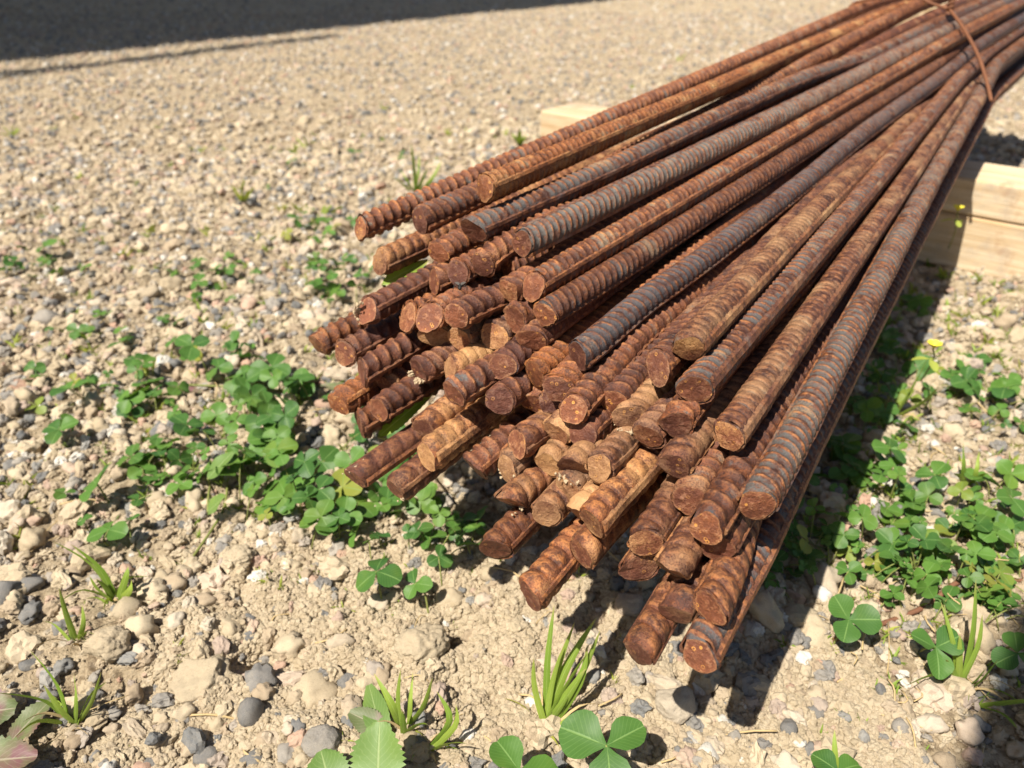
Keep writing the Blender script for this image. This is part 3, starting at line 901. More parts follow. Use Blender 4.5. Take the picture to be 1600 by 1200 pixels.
def clover(x, y, px, h, label, seed, root=None, mat=None, yaw=None):
    """one clover leaf on its stalk: leaflet length px pixels, h metres high"""
    r_ = np.random.default_rng(seed)
    c = at_h(x, y, h)
    size = px * depth_of(c) / FPX * 1.12
    rt = c[:2] + r_.normal(0, .008, 2) + np.array([.004, .006]) if root is None else at_h(*root)[:2]
    rt = np.array([rt[0], rt[1], float(ground_z(rt[0], rt[1])) - .001])
    o = empty('clover_sprig', rt)
    tag(o, label, 'clover', 'clover sprigs growing round the rebar')
    for (V, Q, a, l) in clover_leaf_parts(c, rt, size, r_, .22):
        A = Acc(); A.add(V, Q, a, l, r_.uniform(0, .85)); A.build('leaflet', mat or M_CLOVER, o, rt)
    mid = (c + rt) / 2 + np.array([*r_.normal(0, .003, 2), .004])
    V, F, C = tube_geo(spline([rt, mid, c], 8), .00055, 6)
    mesh_obj('stalk', V - rt, [F, C], M_STEM, o)
    return o
CL = [
 (588,893,36,.020,'large three part clover leaf alone on the soil below the left end of the bundle'),
 (648,912,26,.014,'smaller clover leaf half shaded right of the large one below the bundle'),
 (152,757,38,.018,'clover leaf beside pebbles at the left, upper one of a pair'),
 (170,828,34,.012,'dark folded clover leaf at the left, lower one of a pair'),
 (948,1165,68,.034,'biggest clover leaf in front at the bottom edge, pale midribs'),
 (812,1205,62,.030,'round clover leaf cut by the bottom edge left of the biggest one'),
 (1326,968,42,.022,'bright clover leaf standing alone right of the bundle shadow'),
 (1462,1012,42,.020,'grey green clover leaf above the pale grass stems at the right'),
 (1460,742,28,.020,'blue green clover leaf on pale soil at the upper end of the right clover patch'),
 (92,672,30,.018,'dark clover leaf alone at the left above the pebbles'),
 (300,540,28,.030,'light round clover leaf standing tall left of the bundle'),
 (108,608,28,.018,'clover leaf at the left edge beside a yellow seedling'),
 (1390,700,30,.030,'clover leaf lit at the edge of the bundle shadow'),
 (1590,1020,36,.022,'dark clover leaf shaded at the right edge of the photo'),
 (1310,1205,40,.02,'clover tip just entering the bottom edge under the bar shadow'),
 (1570,605,26,.02,'upper right clover leaf near the timber, catching full sun'),
 (70,385,18,.016,'blurred clover leaf far left in the middle distance'),
 (552,238,14,.016,'small blurred clover leaf beyond the top bars'),
]
for k, c_ in enumerate(CL): clover(*c_[:4], c_[4], 300 + k)

def clover_patch(name, blobs, label, seed, minpx=8):
    r_ = np.random.default_rng(seed)
    A = Acc(); S = []; n0 = 0; SV = []; SF = []
    for (cx, cy, rx, ry, cnt, px, hh) in blobs:
        for _ in range(int(cnt * .78)):
            a, q = r_.uniform(0, 6.28), r_.uniform(0, 1) ** .5
            x, y = cx + math.cos(a) * q * rx, cy + math.sin(a) * q * ry
            h = hh * r_.uniform(.3, 1.2) * (1.1 - .5 * q)
            c = at_h(x, y, h)
            size = px * r_.choice([.5, .75, 1., 1.25], p=[.25, .3, .3, .15]) * depth_of(c) / FPX
            rt = c[:2] + r_.normal(0, .007, 2); rt = np.array([*rt, float(ground_z(*rt))])
            v = r_.uniform(0, 1)
            for (V, Q, aa, l) in clover_leaf_parts(c, rt, size, r_, .45): A.add(V, Q, aa, l, v)
            V, F, C = tube_geo(spline([rt, (rt + c) / 2 + [0, 0, .003], c], 5), .0004, 4)
            SV.append(V); SF.append((F + n0, C + n0)); n0 += len(V)
    o = A.build(name, M_CLOVER)
    tag(o, label, 'clover', kind='stuff')
    st = mesh_obj('stalks', np.concatenate(SV), [np.concatenate([f[0] for f in SF]), np.concatenate([f[1] for f in SF])], M_STEM, o)
    st['kind'] = 'stuff'
clover_patch('clover_patch', [(420,615,60,45,30,28,.034),(350,700,110,60,24,26,.022),(450,730,90,55,30,32,.026),(490,800,90,50,22,32,.024),
    (640,810,110,45,26,28,.022),(710,840,50,35,12,24,.02),(380,560,50,30,12,22,.025),(560,640,60,40,16,24,.02),(590,720,60,50,18,26,.02),(250,720,60,40,12,24,.018),
    (640,720,50,60,14,24,.02)],
    'dense clover growing left of the bundle and beneath its lower left bars', 41)
clover_patch('clover_patch', [(1390,800,70,110,36,24,.026),(1490,850,110,90,42,27,.022),(1540,790,70,60,22,28,.024),(1420,900,100,50,22,22,.016),(1560,930,60,70,28,22,.018),
    (1290,780,90,110,50,26,.025),(1240,860,60,70,20,24,.02),(1400,600,70,90,36,22,.022),(1380,480,70,60,18,20,.02),(1530,600,50,40,24,20,.018),(1580,640,40,40,10,18,.015)],
    'clover and small weeds growing right of the bundle, partly in its shadow', 42)
clover_patch('clover_patch', [(80,410,80,35,20,15,.016),(340,430,60,40,16,15,.016),(510,400,40,60,22,16,.02),(520,340,40,30,8,13,.016),(540,440,50,40,14,16,.02),
    (180,580,70,40,10,20,.02),(460,245,50,20,6,10,.015),(250,560,130,70,16,20,.018),(150,500,120,60,10,15,.014),(430,330,80,50,8,13,.014),(600,230,90,30,5,10,.012),(90,610,90,60,10,20,.015),(200,760,110,70,12,20,.014),(220,640,60,40,8,20,.016),(300,420,40,20,6,14,.015)],
    'scattered blurred clover on the gravel beyond and left of the bundle', 43)

# ------------------------------------------------------------------ grass
def grass(root, blades, label, seed, mat=None, name='grass_tuft'):
    """blades: (tip x, tip y, width px, bend x, bend y)"""
    r_ = np.random.default_rng(seed)
    g0 = on_ground(*root); d = depth_of(g0)
    o = empty(name, g0); tag(o, label, 'grass', 'grass tufts growing in the gravel')
    for (tx, ty, w, bx, by) in blades:
        tip = at(tx, ty, d * r_.uniform(.93, .99)); tip[2] = max(tip[2], .003)
        mid = at((root[0] + tx) / 2 + bx, (root[1] + ty) / 2 + by, d * .975)
        mid[2] = max(mid[2], .003)
        p0 = g0 + np.array([*r_.normal(0, .0012, 2), -.002])
        V, Q, a, l = blade_geo([p0, mid, tip], w * d / FPX * 1.2, twist=r_.uniform(-.5, .5))
        A = Acc(); A.add(V, Q, a, l, r_.uniform(0, .93)); A.build('blade', mat or M_GRASS, o, g0)
    hm = max(math.hypot(b_[0] - root[0], b_[1] - root[1]) for b_ in blades) * d / FPX
    for _ in range(6):
        a = r_.uniform(0, 6.28); L = hm * r_.uniform(.35, .75)
        dr = np.array([math.cos(a) * .8, math.sin(a) * .8, r_.uniform(.2, .9)])
        p0 = g0 + np.array([*r_.normal(0, .0018, 2), -.002])
        V, Q, aa, l = blade_geo([p0, p0 + dr * L * .5 + [0, 0, L * .15], p0 + dr * L * [1, 1, .7]], .0016 * r_.uniform(.6, 1.3), twist=r_.uniform(-1.5, 1.5))
        A = Acc(); A.add(V, Q, aa, l, r_.uniform(.5, 1)); A.build('blade', (M_DRY if _ < 2 else (mat or M_GRASS)), o, g0)
    return o
grass((180,945), [(80,845,11,10,-12),(110,850,12,12,-5),(200,885,10,5,-10),(150,905,8,0,-6),(205,905,10,8,0),(215,955,7,0,8),(140,900,9,-8,0)],
      'broad bladed grass tuft at the left among the pebbles, leaning left', 1)
grass((124,1008), [(92,918,8,-4,0),(128,945,7,4,0),(108,985,6,-5,0)], 'small grass tuft of three blades below the leaning tuft on the left', 2)
grass((117,1135), [(-10,1082,12,14,-12),(43,1012,8,8,-2),(68,1070,13,-2,6),(115,1050,6,2,0),(158,1050,6,6,4)], 'open grass tuft at the lower left beside the purple leaf', 3)
grass((632,1152), [(584,1052,12,4,0),(626,1045,8,-8,0),(645,1050,7,2,0),(676,1058,10,6,4),(668,1132,12,4,-8),(628,1110,9,0,0)], 'upright grass tuft at the bottom centre left of the serrated leaf', 4)
grass((672,1172), [(682,1080,11,26,2),(730,1162,12,0,-4),(712,1100,9,18,0)], 'curled grass tuft right beside the upright one at the bottom', 5)
grass((850,1130), [(834,1028,9,-6,0),(866,945,10,-3,0),(898,972,9,-4,0),(932,965,14,-8,0),(938,985,12,14,0),(918,1020,9,0,0),(915,1045,14,4,0),(918,1010,12,20,0),(880,1010,8,-3,0),(905,1060,10,0,6)],
      'tallest green grass tuft, in front of the lowest bars', 6)
grass((1508,1068), [(1525,905,11,6,0),(1470,940,7,0,0),(1415,1072,13,4,-14),(1500,990,9,-4,0),(1560,1030,10,0,16),(1535,960,8,6,0),(1478,1030,9,-4,0),(1540,1045,9,0,10)], 'pale stemmed grass clump at the right, in the clover', 7)
grass((1520,1095), [(1640,1092,13,0,6),(1590,1140,8,6,4)], 'grass blades reaching into the shadow at the right edge', 8)
grass((1312,1225), [(1304,1140,9,-3,0)], 'single green blade rising from the bottom edge right of the bar shadow', 9)
grass((1400,648), [(1452,556,7,2,2),(1468,604,8,8,4)], 'long grass stalk bending beside the right flank of the bundle', 10)
grass((648,300), [(642,222,5,2,0),(622,262,4,0,0),(668,262,5,2,0),(690,250,5,6,4),(655,240,4,2,0),(612,276,4,0,0)], 'blurred green grass tuft beyond the upper left bars', 11)
grass((380,318), [(362,290,5,0,0),(376,286,5,0,0),(396,292,5,0,0),(388,296,5,0,0)], 'small blurred yellow green tuft left of the top bars', 12, M_SPROUT)
grass((1515,760), [(1505,690,7,-3,0),(1530,705,6,4,0),(1552,740,9,4,-8),(1490,740,7,0,-4)], 'grass tuft at the top of the right clover patch', 13)
grass((812,225), [(798,208,6,0,0),(812,200,6,0,0),(822,212,6,0,0)], 'little green tuft at the left end of the upper board', 14)

def sprouts(name, spots, label, seed, mat, mul=1.):
    r_ = np.random.default_rng(seed); A = Acc()
    for (x, y, px) in spots:
        g0 = on_ground(x, y); d = depth_of(g0); sz = px * d / FPX * mul
        for _ in range(int(r_.integers(6, 12))):
            a = r_.uniform(0, 6.28); e = r_.uniform(.3, 1.2)
            dr = np.array([math.cos(a) * math.cos(e), math.sin(a) * math.cos(e), math.sin(e)])
            L = sz * r_.uniform(.45, 1.)
            p0 = g0 + np.array([*r_.normal(0, sz * .12, 2), 0])
            V, Q, aa, l = blade_geo([p0, p0 + dr * L * .5 + [0, 0, L * .1], p0 + dr * L], L * r_.uniform(.10, .2), n=5, twist=r_.uniform(-1.5, 1.5))
            A.add(V, Q, aa, l, r_.uniform(0, 1))
    o = A.build(name, mat); tag(o, label, 'seedlings', kind='stuff')
sp = [(420,918,34),(408,905,26),(440,925,26),(538,945,34),(35,790,40),(30,830,34),(45,760,30),(280,1020,26),(282,1035,22),(540,1170,22),(205,1178,16),(230,1090,16),(780,880,30),(790,860,26),
      (28,555,30),(130,285,22),(100,640,24),(235,590,34),(210,620,30),(150,560,24),(140,555,26),(235,365,22),(400,500,24),(350,515,22),(440,330,26),(470,330,24),(400,380,24),(330,370,22),(450,420,24),
      (190,400,30),(230,570,26),(480,440,22),(20,215,22),(120,190,16),(250,205,16),(310,235,18),(460,240,24),(480,235,24),(700,215,18),(600,170,14),(790,215,16),(265,560,24),(250,640,28),(375,300,26),
      (960,1065,26),(975,1010,22),(1062,95,16),(985,140,14),(600,580,22),(560,590,22),(510,550,24),(1300,1020,18),(1385,1000,26),(1500,470,28),(1530,480,28),(1560,500,28),(1590,460,26),(1480,520,26),
      (1540,540,26),(1590,580,24),(1500,500,26),(1590,520,22),(1440,560,26),(1400,930,24),(1450,870,26),(1360,760,26),(1560,740,28),(1500,720,26),(1585,700,24),(1350,900,28),(1420,1000,30),(1480,960,28),
      (1530,870,24),(1590,880,24),(1470,430,24),(1440,470,24),(1575,835,26),(230,670,28),(300,790,24),(180,600,22),(480,560,24),(520,900,20),(640,880,20),(905,900,30),(880,905,24)]
sprouts('seedlings', sp, 'yellow green feathery seedlings dotted over the gravel', 77, M_SPROUT)
r_ = np.random.default_rng(9)
sp2 = [(r_.normal(1450, 110), r_.normal(800, 150), 26) for _ in range(120)] + [(r_.normal(1520, 60), r_.normal(500, 50), 22) for _ in range(50)] + \
      [(r_.normal(400, 100), r_.normal(720, 70), 20) for _ in range(80)] + [(r_.normal(1330, 50), r_.normal(640, 110), 30) for _ in range(50)]
sp2 += [(r_.uniform(0, 640), r_.uniform(330, 720), r_.uniform(12, 24)) for _ in range(110)] + [(r_.uniform(0, 760), r_.uniform(700, 960), r_.uniform(12, 22)) for _ in range(60)] + [(r_.uniform(0, 900), r_.uniform(200, 340), r_.uniform(7, 14)) for _ in range(50)]
sp2 = [q for q in sp2 if q[0] < 1640 and q[1] > 190 and not (q[1] < 380 and q[0] > 900)]
sprouts('low_weeds', sp2, 'fine green blades growing among the clover patches', 78, M_GRASS)

# ------------------------------------------------------------------ broad weed leaves
def weed(leaves, root, label, seed, mat, cat='weed'):
    g0 = root; r_ = np.random.default_rng(seed)
    o = empty('weed_plant', g0); tag(o, label, cat)
    for (b, tp, w, nrm, serr) in leaves:
        b, tp = np.asarray(b), np.asarray(tp); d = tp - b; L = np.linalg.norm(d)
        V, Q, a, l = leaf_geo(b, d, nrm, L, w, fold=.18, droop=.05, notch=0, serr=serr, rows=22, cols=7, shape='broad', wave=.10, seed=int(r_.integers(1e6)))
        A = Acc(); A.add(V, Q, a, l, r_.uniform(0, .8)); A.build('leaf', mat, o, g0)
        if np.linalg.norm(b - g0) > .004:
            V, F, C = tube_geo(spline([g0, (g0 + b) / 2 + [0, 0, .002], b], 6), .0008, 6); mesh_obj('leaf_stalk', V - g0, [F, C], M_STEM, o)
    return o
up = np.array([-.15, -.3, 1.0])
weed([(at_h(590,1235,.02), at_h(592,1128,.036), .024, up, .16), (at_h(520,1240,.015), at_h(500,1172,.02), .020, up, .12),
      (at_h(600,1160,.006), at_h(575,1068,.012), .012, up, .05)], on_ground(590, 1245), 'serrated green leaf rising at the bottom edge beside the grey stone', 1, M_WEED)
weed([(at_h(600,1140,.006), at_h(545,1112,.010), .012, up, .1)], on_ground(605, 1142), 'small reddish leaf lying flat behind the serrated green leaf', 2, M_PURPLE)
weed([(at_h(-60,1195,.012), at_h(55,1180,.016), .020, up, .14), (at_h(15,1160,.006), at_h(78,1092,.012), .014, up, .16), (at_h(-55,1120,.01), at_h(22,1105,.014), .022, up, .14)],
     on_ground(-40, 1170), 'purple tinged toothed leaves of a flat rosette in the bottom left corner', 3, M_PURPLE)
weed([(at_h(325,748,.012), at_h(362,705,.026), .013, (-.5, -.5, 1), 0.0), (at_h(325,800,.008), at_h(350,775,.02), .014, (-.6, -.3, 1), 0.)], on_ground(330, 765), 'two pale olive oval leaves standing in the left clover patch', 4, M_WEED)
weed([(at(598,444,.395), at(668,404,.405), .010, (-.2, -.6, 1), .12)], on_ground(640, 500) , 'narrow toothed green leaf poking out between bars at the upper left of the bundle', 5, M_GRASS)
weed([(at(592,682,.375), at(672,612,.38), .010, (-.2, -.6, 1), .10)], on_ground(650, 720), 'narrow green leaf reaching up between bars at the lower left of the bundle', 6, M_GRASS)
weed([(at_h(575,610,.012), at_h(500,600,.012), .01, up, 0), (at_h(262,600,.004), at_h(318,612,.006), .006, up, 0)], on_ground(560, 620), 'low dried brownish leaf in the clover left of the bundle', 7, M_PURPLE)

# yellow flower buds
def bud(x, y, d, root, label, seed):
    g0 = on_ground(*root); p = at(x, y, d)
    o = empty('yellow_flower', g0); tag(o, label, 'flower')
    V, F, C = tube_geo(spline([g0, (g0 + p) / 2 + [.004, 0, .006], p], 10), .0006, 6)
    mesh_obj('stalk', V - g0, [F, C], M_STEM, o)
    A = Acc(); r_ = np.random.default_rng(seed)
    for k in range(7):
        a = k * .9; dr = np.array([math.cos(a) * .7, math.sin(a) * .7, .8])
        V, Q, aa, l = leaf_geo(p, dr, (-dr[0], -dr[1], 1), .0075, .0045, fold=.3, droop=.1, rows=4, cols=3)
        A.add(V, Q, aa, l, .5)
    A.build('petals', M_YELLOW, o, g0)
    B = Acc()
    for k in range(3):
        a = k * 2.1 + .5; dr = np.array([math.cos(a), math.sin(a), -.1])
        q = p - np.array([0, 0, .008])
        V, Q, aa, l = leaf_geo(q, dr, (0, 0, 1), .012, .006, fold=.2, droop=.2, rows=5, cols=5); B.add(V, Q, aa, l, .5)
    B.build('leaf', M_SPROUT, o, g0)
M_YELLOW = plain('yellow_petals', (.65, .55, .03), (.75, .65, .08), 400, .6, .0003)
bud(1496, 330, .70, (1475, 400), 'small yellow bud standing in front of the timber boards at the right', 1)
bud(1458, 545, .52, (1436, 600), 'small yellow bud low in the bundle shadow right of the bars', 2)

# ------------------------------------------------------------------ runners and dry straw
RUN = [([(1300,1010),(1437,953),(1490,925),(1560,900)],.0014,'reddish clover runner crossing pale soil at the right'),
       ([(1410,855),(1470,875),(1530,905),(1600,910)],.0011,'thin red runner through the middle of the right clover patch'),
       ([(600,612),(560,606),(520,612),(470,600)],.0012,'red brown runner on the soil just left of the bundle'),
       ([(300,880),(350,800),(355,740)],.0008,'pale stalk rising in the left clover patch')]
for k, (pp, r, lab) in enumerate(RUN):
    pts = [on_ground(*q) + [0, 0, .003] for q in pp]
    o = tube('plant_runner', spline(pts, 20), r, M_RUNNER if k < 3 else M_STEM, n=7); tag(o, lab, 'runner')
r_ = np.random.default_rng(31); SV = []; SF = []; SC_ = []; n0 = 0
for k in range(170):
    x, y = r_.uniform(0, 1600), r_.uniform(420, 1190)
    if k > 90: x, y = r_.normal(1450, 110), r_.normal(860, 170)
    g0 = on_ground(x, y) + [0, 0, .0015]; a = r_.uniform(0, 6.28); L = r_.uniform(.006, .03)
    dr = np.array([math.cos(a), math.sin(a), r_.uniform(0, .25)])
    V, F, C = tube_geo(spline([g0, g0 + dr * L * .5 + [*r_.normal(0, .002, 2), .002], g0 + dr * L], 6), r_.uniform(.0002, .0006), 4)
    SV.append(V); SF.append(F + n0); SC_.append(C + n0); n0 += len(V)
o = mesh_obj('dry_straw', np.concatenate(SV), [np.concatenate(SF), np.concatenate(SC_)], M_DRY)
tag(o, 'bits of dry straw and dead stalks scattered on the soil', 'straw', kind='stuff')

# ------------------------------------------------------------------ single stones and clods
def icosphere(sub):
    import bmesh
    bm = bmesh.new(); bmesh.ops.create_icosphere(bm, subdivisions=sub, radius=1)
    V = np.array([v.co[:] for v in bm.verts]); F = np.array([[v.index for v in f.verts] for f in bm.faces]); bm.free()
    return V, F
ICO4 = icosphere(5); ICO3 = icosphere(3)
from mathutils import noise as mnoise
def lump(V, seed, amp, fine, cuts):
    r_ = np.random.default_rng(seed)
    out = V.copy()
    for _ in range(cuts):                # planes that knock corners off
        n = r_.normal(0, 1, 3); n /= np.linalg.norm(n); h = r_.uniform(.55, .85)
        dd = out @ n; out -= n * np.clip(dd - h, 0, None)[:, None] * .92
    o = np.array([mnoise.fractal(Vector(tuple(v * 1.1 + seed * 3.3)), 1.0, 2.0, 3) for v in V])
    f = np.array([mnoise.fractal(Vector(tuple(v * 5.0 + seed)), .9, 2.1, 4) for v in V]) if fine else 0
    return out * (1 + amp * o + fine * f)[:, None]
STN = [
 (660,1003,88,74,.15,'clod','big rough cream clod on bare soil left of the lowest bars',.36,.10),
 (312,1048,106,82,.15,'clod','largest beige clod with a deep shadow hole on its right',.34,.08),
 (172,1012,74,66,.15,'clod','cream rounded clod below the leaning grass tuft',.2,.1),
 (200,955,44,44,.15,'clod','small cream clod left of the leaning grass tuft',.2,.1),
 (374,866,54,44,.15,'clod','pale clod just under the left clover patch',.25,.12),
 (288,892,34,34,.15,'clod','tan clod left of the pale clod under the clover',.25,.12),
 (394,1110,38,60,.84,'stone','upright grey oval stone at the bottom left',.1,.03),
 (503,1162,60,60,.76,'stone','pale grey angular stone beside the serrated leaf',.12,.03),
 (14,925,44,66,.86,'stone','large slate grey stone cut by the left edge',.06,.01),
 (55,917,38,34,.84,'stone','small round slate stone touching the large one at the left edge',.06,.01),
 (46,1041,30,18,.88,'stone','flat dark oval pebble above the open grass tuft',.05,.01),
 (546,1054,40,28,.86,'stone','dark wedge shaped stone on the soil above the bottom grass',.15,.02),
 (477,1056,26,36,.72,'stone','grey brown stone left of the dark wedge shaped one',.15,.02),
 (1052,1092,76,64,.5,'stone','flat cream stone right below the lowest pair of bars',.15,.05),
 (1106,1176,38,30,1.,'stone','white pebble lit beside the round bar shadow',.06,.01),
 (1084,1152,32,26,.97,'stone','whitish pebble lying half inside the round bar shadow',.06,.01),
 (1146,1150,22,36,.74,'stone','upright grey cream pebble right of the white pebble',.08,.02),
 (1230,1134,28,40,.86,'stone','slate pebble with a dark right side, bottom right of the bars',.1,.02),
 (1272,1110,38,20,.82,'stone','lying bluish flat pebble near the bottom right',.06,.01),
 (1404,1142,28,34,.76,'stone','rounded grey pebble right of the flat bluish one',.08,.01),
 (1346,1152,20,32,.95,'stone','upright pale pebble crossed by a blade shadow',.08,.01),
 (1374,1078,16,28,.88,'stone','small slate pebble below the bright clover',.08,.01),
 (985,938,52,48,.55,'stone','cream block of stone in the gap behind the lowest bars',.2,.05),
 (1250,965,66,56,.15,'clod','tan clod inside the bundle shadow right of the lowest bar',.2,.08),
 (70,488,48,42,.74,'stone','blurred grey beige stone at the left in the middle distance',.08,.02),
 (232,463,36,26,.3,'stone','blurred pale stone right of the grey beige one',.1,.02),
 (357,348,34,22,.44,'stone','blurred cream stone beyond the left of the bundle',.1,.02),
 (30,598,54,28,.62,'stone','flat pinkish stone near the left edge',.1,.02),
 (690,1190,30,26,.3,'stone','cream pebble under the curled grass at the bottom',.1,.02),
 (1478,1188,40,30,.4,'stone','tan stone at the bottom right corner near the straight shadow',.12,.03),
 (232,1190,34,28,.85,'stone','dark grey stone at the bottom edge, third of a row with two bluish ones',.1,.02),
 (320,1172,40,34,.83,'stone','bluish grey stone at the bottom edge left of the upright oval one',.1,.02),
 (392,1186,42,30,.86,'stone','dark stone at the bottom edge under the upright oval one',.1,.02),
 (850,895,34,28,.8,'stone','grey pebble in the light under the lower left bars',.1,.02),
 (510,630,38,24,.64,'stone','pinkish stone on the soil left of the bright orange bar end',.1,.02),
 (1440,1190,26,20,.8,'stone','grey pebble near the bottom right between cream ones',.1,.02),
]
for k, (x, y, w, h, tint, cat, lab, amp, fine) in enumerate(STN):
    g0 = on_ground(x, y + h * .32); d = depth_of(g0)
    rx = w / 2 * d / FPX; rz = h / 2 * d / FPX
    V = lump(ICO4[0] if w > 50 else ICO3[0], k + 3, amp, fine, 6 if cat == 'stone' else 1)
    ex = np.abs(V).max(0); V = V / ex
    V = V * np.array([rx, (rx + rz) / 2, rz * .80])
    o = mesh_obj('soil_clod' if cat == 'clod' else 'stone', V, (ICO4 if w > 50 else ICO3)[1], M_STONE, loc=(g0[0], g0[1] + rx * .2, g0[2] + rz * .38))
    o.rotation_euler = (0, 0, 0)
    o.color = (tint, 0, 0, 1)
    tag(o, lab, 'clod' if cat == 'clod' else 'stone', 'larger stones and clods lying in the gravel')

# ------------------------------------------------------------------ tie wire
q = Q[:, iT - 1]
cc = (q.max(0) + q.min(0)) / 2
phi = np.linspace(R(-75), R(225), 90)
DD = np.stack([np.cos(phi), np.sin(phi)], 1)
H = ((q - cc) @ DD.T).max(0) + RB + .0026
H = np.convolve(np.pad(H, 2, mode='edge'), np.ones(5) / 5, 'valid')
dH = np.gradient(H, phi)
pt = cc + DD * H[:, None] + np.stack([-np.sin(phi), np.cos(phi)], 1) * dH[:, None]
sT = ST[iT - 1]
def w3(p2, ds=0.): return E0 + AX * (sT + ds) + p2[0] * E1 + p2[1] * E2
loop = np.array([w3(p, .012 * math.sin(a)) for p, a in zip(pt, phi)])
wr = empty('tie_wire', w3(cc)); wl = np.array(wr.location)
tag(wr, 'rusty wire tied round the bundle at the upper right with one loose end hanging down', 'tie wire')
pj = [((p := w3(a_)), abs(800 + FPX * p[0] / depth_of(p) - 1484) + (0 if p[2] > .17 else 999)) for a_ in pt]
kt = min(pj, key=lambda z_: z_[1])[0] + E2 * .003
kl = min(range(len(pt)), key=lambda j: abs(pj[j][1]))
tube('wire_loop', spline(loop[kl:] + np.random.default_rng(3).normal(0, .0006, loop[kl:].shape), 90), .0015, M_WIRE, wr, 10, loc=wl)
end = at(1549, 158, depth_of(kt) - .09)
k2 = at(1527, 84, depth_of(kt) - .06)
tube('wire_loose_end', spline([kt, (kt + k2) / 2 + E2 * .002, k2, (k2 + end) / 2 + E1 * .001, end], 24), .0016, M_WIRE, wr, 10, loc=wl)
tw = []
for k in range(60):
    a = k * .55; tw.append(kt + E2 * (k * .0007) + (E1 * math.cos(a) + AX * math.sin(a)) * .0022)
tube('wire_twist', tw, .0014, M_WIRE, wr, 8, loc=wl)
tube('wire_twist', [p + 0 for p in [kt + E2 * (k * .0007) - (E1 * math.cos(k * .55) + AX * math.sin(k * .55)) * .0022 for k in range(60)]], .0014, M_WIRE, wr, 8, loc=wl)

# ------------------------------------------------------------------ dried dirt on some bars
def crust(i, n, s0, s1, a0, a1, seed):
    """lumps of dried clay: s along the bar, a round it (0 right, -90 under, 180 left)"""
    root, path, kids = BAR[i]; r_ = np.random.default_rng(seed); VV = []; FF = []; n0 = 0
    v0, f0 = icosphere(1)
    for _ in range(n):
        P, N1, N2 = path(np.array([r_.uniform(s0, s1)])); a = R(r_.uniform(a0, a1))
        rad = RB - r_.uniform(.0004, .0018)
        c = P[0] + (N1[0] * math.cos(a) + N2[0] * math.sin(a)) * rad
        VV.append(v0 * r_.uniform(.0002, .0009) * r_.uniform(.6, 1.4, (1, 3)) * (1 + r_.normal(0, .22, (len(v0), 1))) + c - np.array(root.location)); FF.append(f0 + n0); n0 += len(v0)
    mesh_obj('dirt_crust', np.concatenate(VV), np.concatenate(FF), M_DIRT, root, smooth=False)
crust(49, 70, .001, .03, -75, -15, 1)
crust(61, 90, .004, .05, -70, -25, 2)
crust(11, 60, -.0002, .004, 100, 250, 3)
crust(37, 60, -.0002, .003, 200, 320, 4)
crust(48, 30, .0, .02, 90, 170, 5)
crust(63, 40, -.0002, .003, 200, 330, 6)
crust(52, 26, -.0002, .006, 200, 360, 8)
crust(55, 20, -.0002, .004, 200, 330, 9)
crust(58, 30, .002, .03, -60, -20, 10)

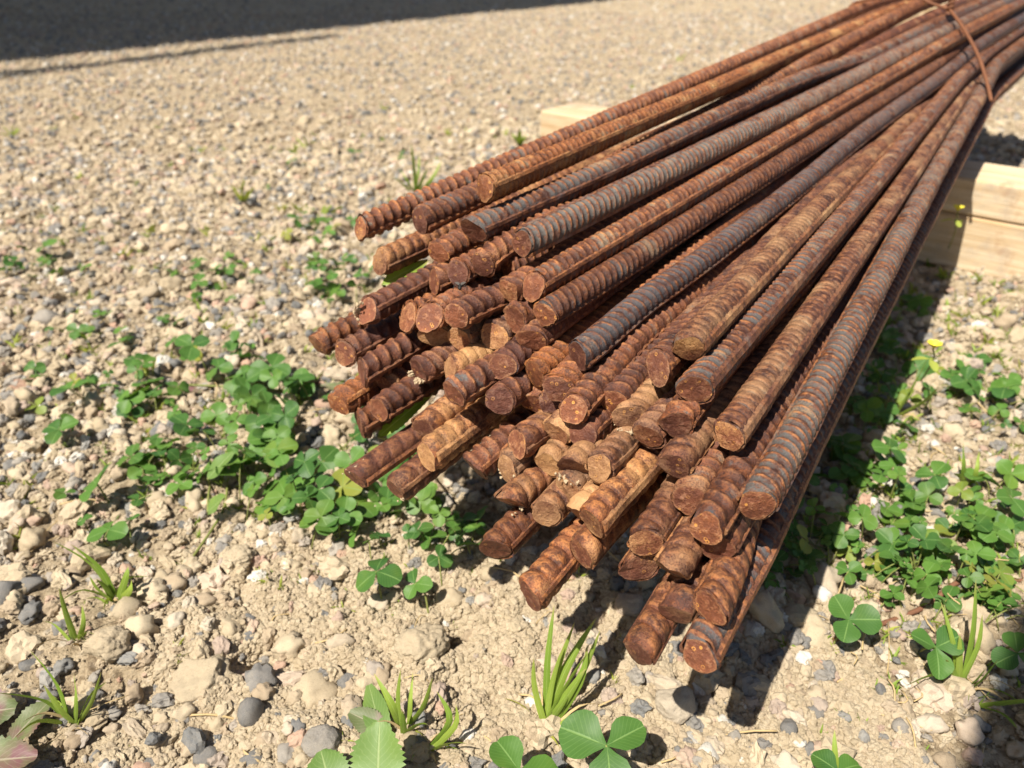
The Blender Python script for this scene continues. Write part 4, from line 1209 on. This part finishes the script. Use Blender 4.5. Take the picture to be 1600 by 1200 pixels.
# ------------------------------------------------------------------ fly on a bar end
fp = at(719, 447, 1 / invz(711, 431) - .006)
fl = empty('fly', fp); tag(fl, 'small dark fly sitting on a rusty bar end near the top of the heap', 'fly')
M_FLY = plain('fly_body', (.012, .012, .012), (.03, .03, .028), 900, .4, .0003)
t = NT('fly_wing'); M_WING = t.out((.10, .09, .08), .3)
v0, f0 = icosphere(2)
mesh_obj('body', np.concatenate([v0 * [.0010, .0024, .0011], v0 * [.0009, .0009, .0009] + [0, -.0030, .0002]]), np.concatenate([f0, f0 + len(v0)]), M_FLY, fl)
for sx in (-1, 1):
    V, Q_, a, l = leaf_geo(np.array([sx * .0006, -.0012, .0010]), (sx * .45, 1, .15), (0, 0, 1), .0042, .0020, shape='broad', rows=6, cols=3, notch=0)
    mesh_obj('wing', V, Q_, M_WING, fl)
for sx in (-1, 1):
    for yy in (-.0018, 0, .0016):
        tube('leg', spline([(sx * .0006, yy * .5, 0), (sx * .0024, yy, .0008), (sx * .0034, yy * 1.5, -.0018)], 6), .00012, M_FLY, fl, 5)

# ------------------------------------------------------------------ unseen house block and timber upright, added only to cast shadows into the frame
def block(name, P0, u, v, h0, h1, mat, parent=None):
    P0, u, v = map(np.asarray, (P0, u, v))
    b = [P0, P0 + u, P0 + u + v, P0 + v]
    V = [(*p, h0) for p in b] + [(*p, h1) for p in b]
    F = [(0, 3, 2, 1), (4, 5, 6, 7)] + [(i, (i + 1) % 4, (i + 1) % 4 + 4, i + 4) for i in range(4)]
    return mesh_obj(name, V, F, mat, parent, smooth=False)
HB = 8.0
a0 = np.array([-1.49, 2.4]) - HB * np.array(SHIFT); b0 = np.array([.95, 5.55]) - HB * np.array(SHIFT)
dirb = (b0 - a0) / np.linalg.norm(b0 - a0); nb = np.array([-dirb[1], dirb[0]])
st_ = a0 - dirb * 3.0
bl = empty('added_building', (0, 0, 0)); tag(bl, 'plain rendered house, unseen, added left of the yard to shade the far gravel', 'added_building')  # added for its shadow; the real caster is unknown
block('wall', st_ + nb * .15, (b0 - st_) - dirb * .15, nb * 6, -.05, HB - .12, M_WALL, bl)
block('roof', st_, (b0 - st_), nb * 6.3, HB - .118, HB, M_ROOF, bl)
g1 = a0 - dirb * .8 - nb * .30; g2 = a0 + dirb * 1.1 - nb * .20
tube('shadow_tube', [(*g1, HB - .02), (*((g1 + g2) / 2), HB - .03), (*g2, HB - .02)], .045, M_ROOF, bl, 8)  # floating tube added to cast the thin line beside the big shadow
for k in range(3):
    for fz in (1.2, 4.6):
        p = st_ + dirb * (.8 + k * 1.9) + nb * .135
        block('window', p, dirb * 1.0, nb * .012, fz, fz + 1.3, M_WING, bl)
pe = np.array([.231, .251]) - np.array(SHIFT) * 1.02
sd = np.array(SHIFT) / np.linalg.norm(SHIFT); pn = np.array([sd[1], -sd[0]])
po = block('shadow_post', pe, pn * .12, -sd * .10, -.02, 1.12, M_WOOD)  # added shadow caster in place of a crouching photographer
tag(po, 'square timber upright, unseen, added behind the camera to shade the bottom right corner', 'added_post')
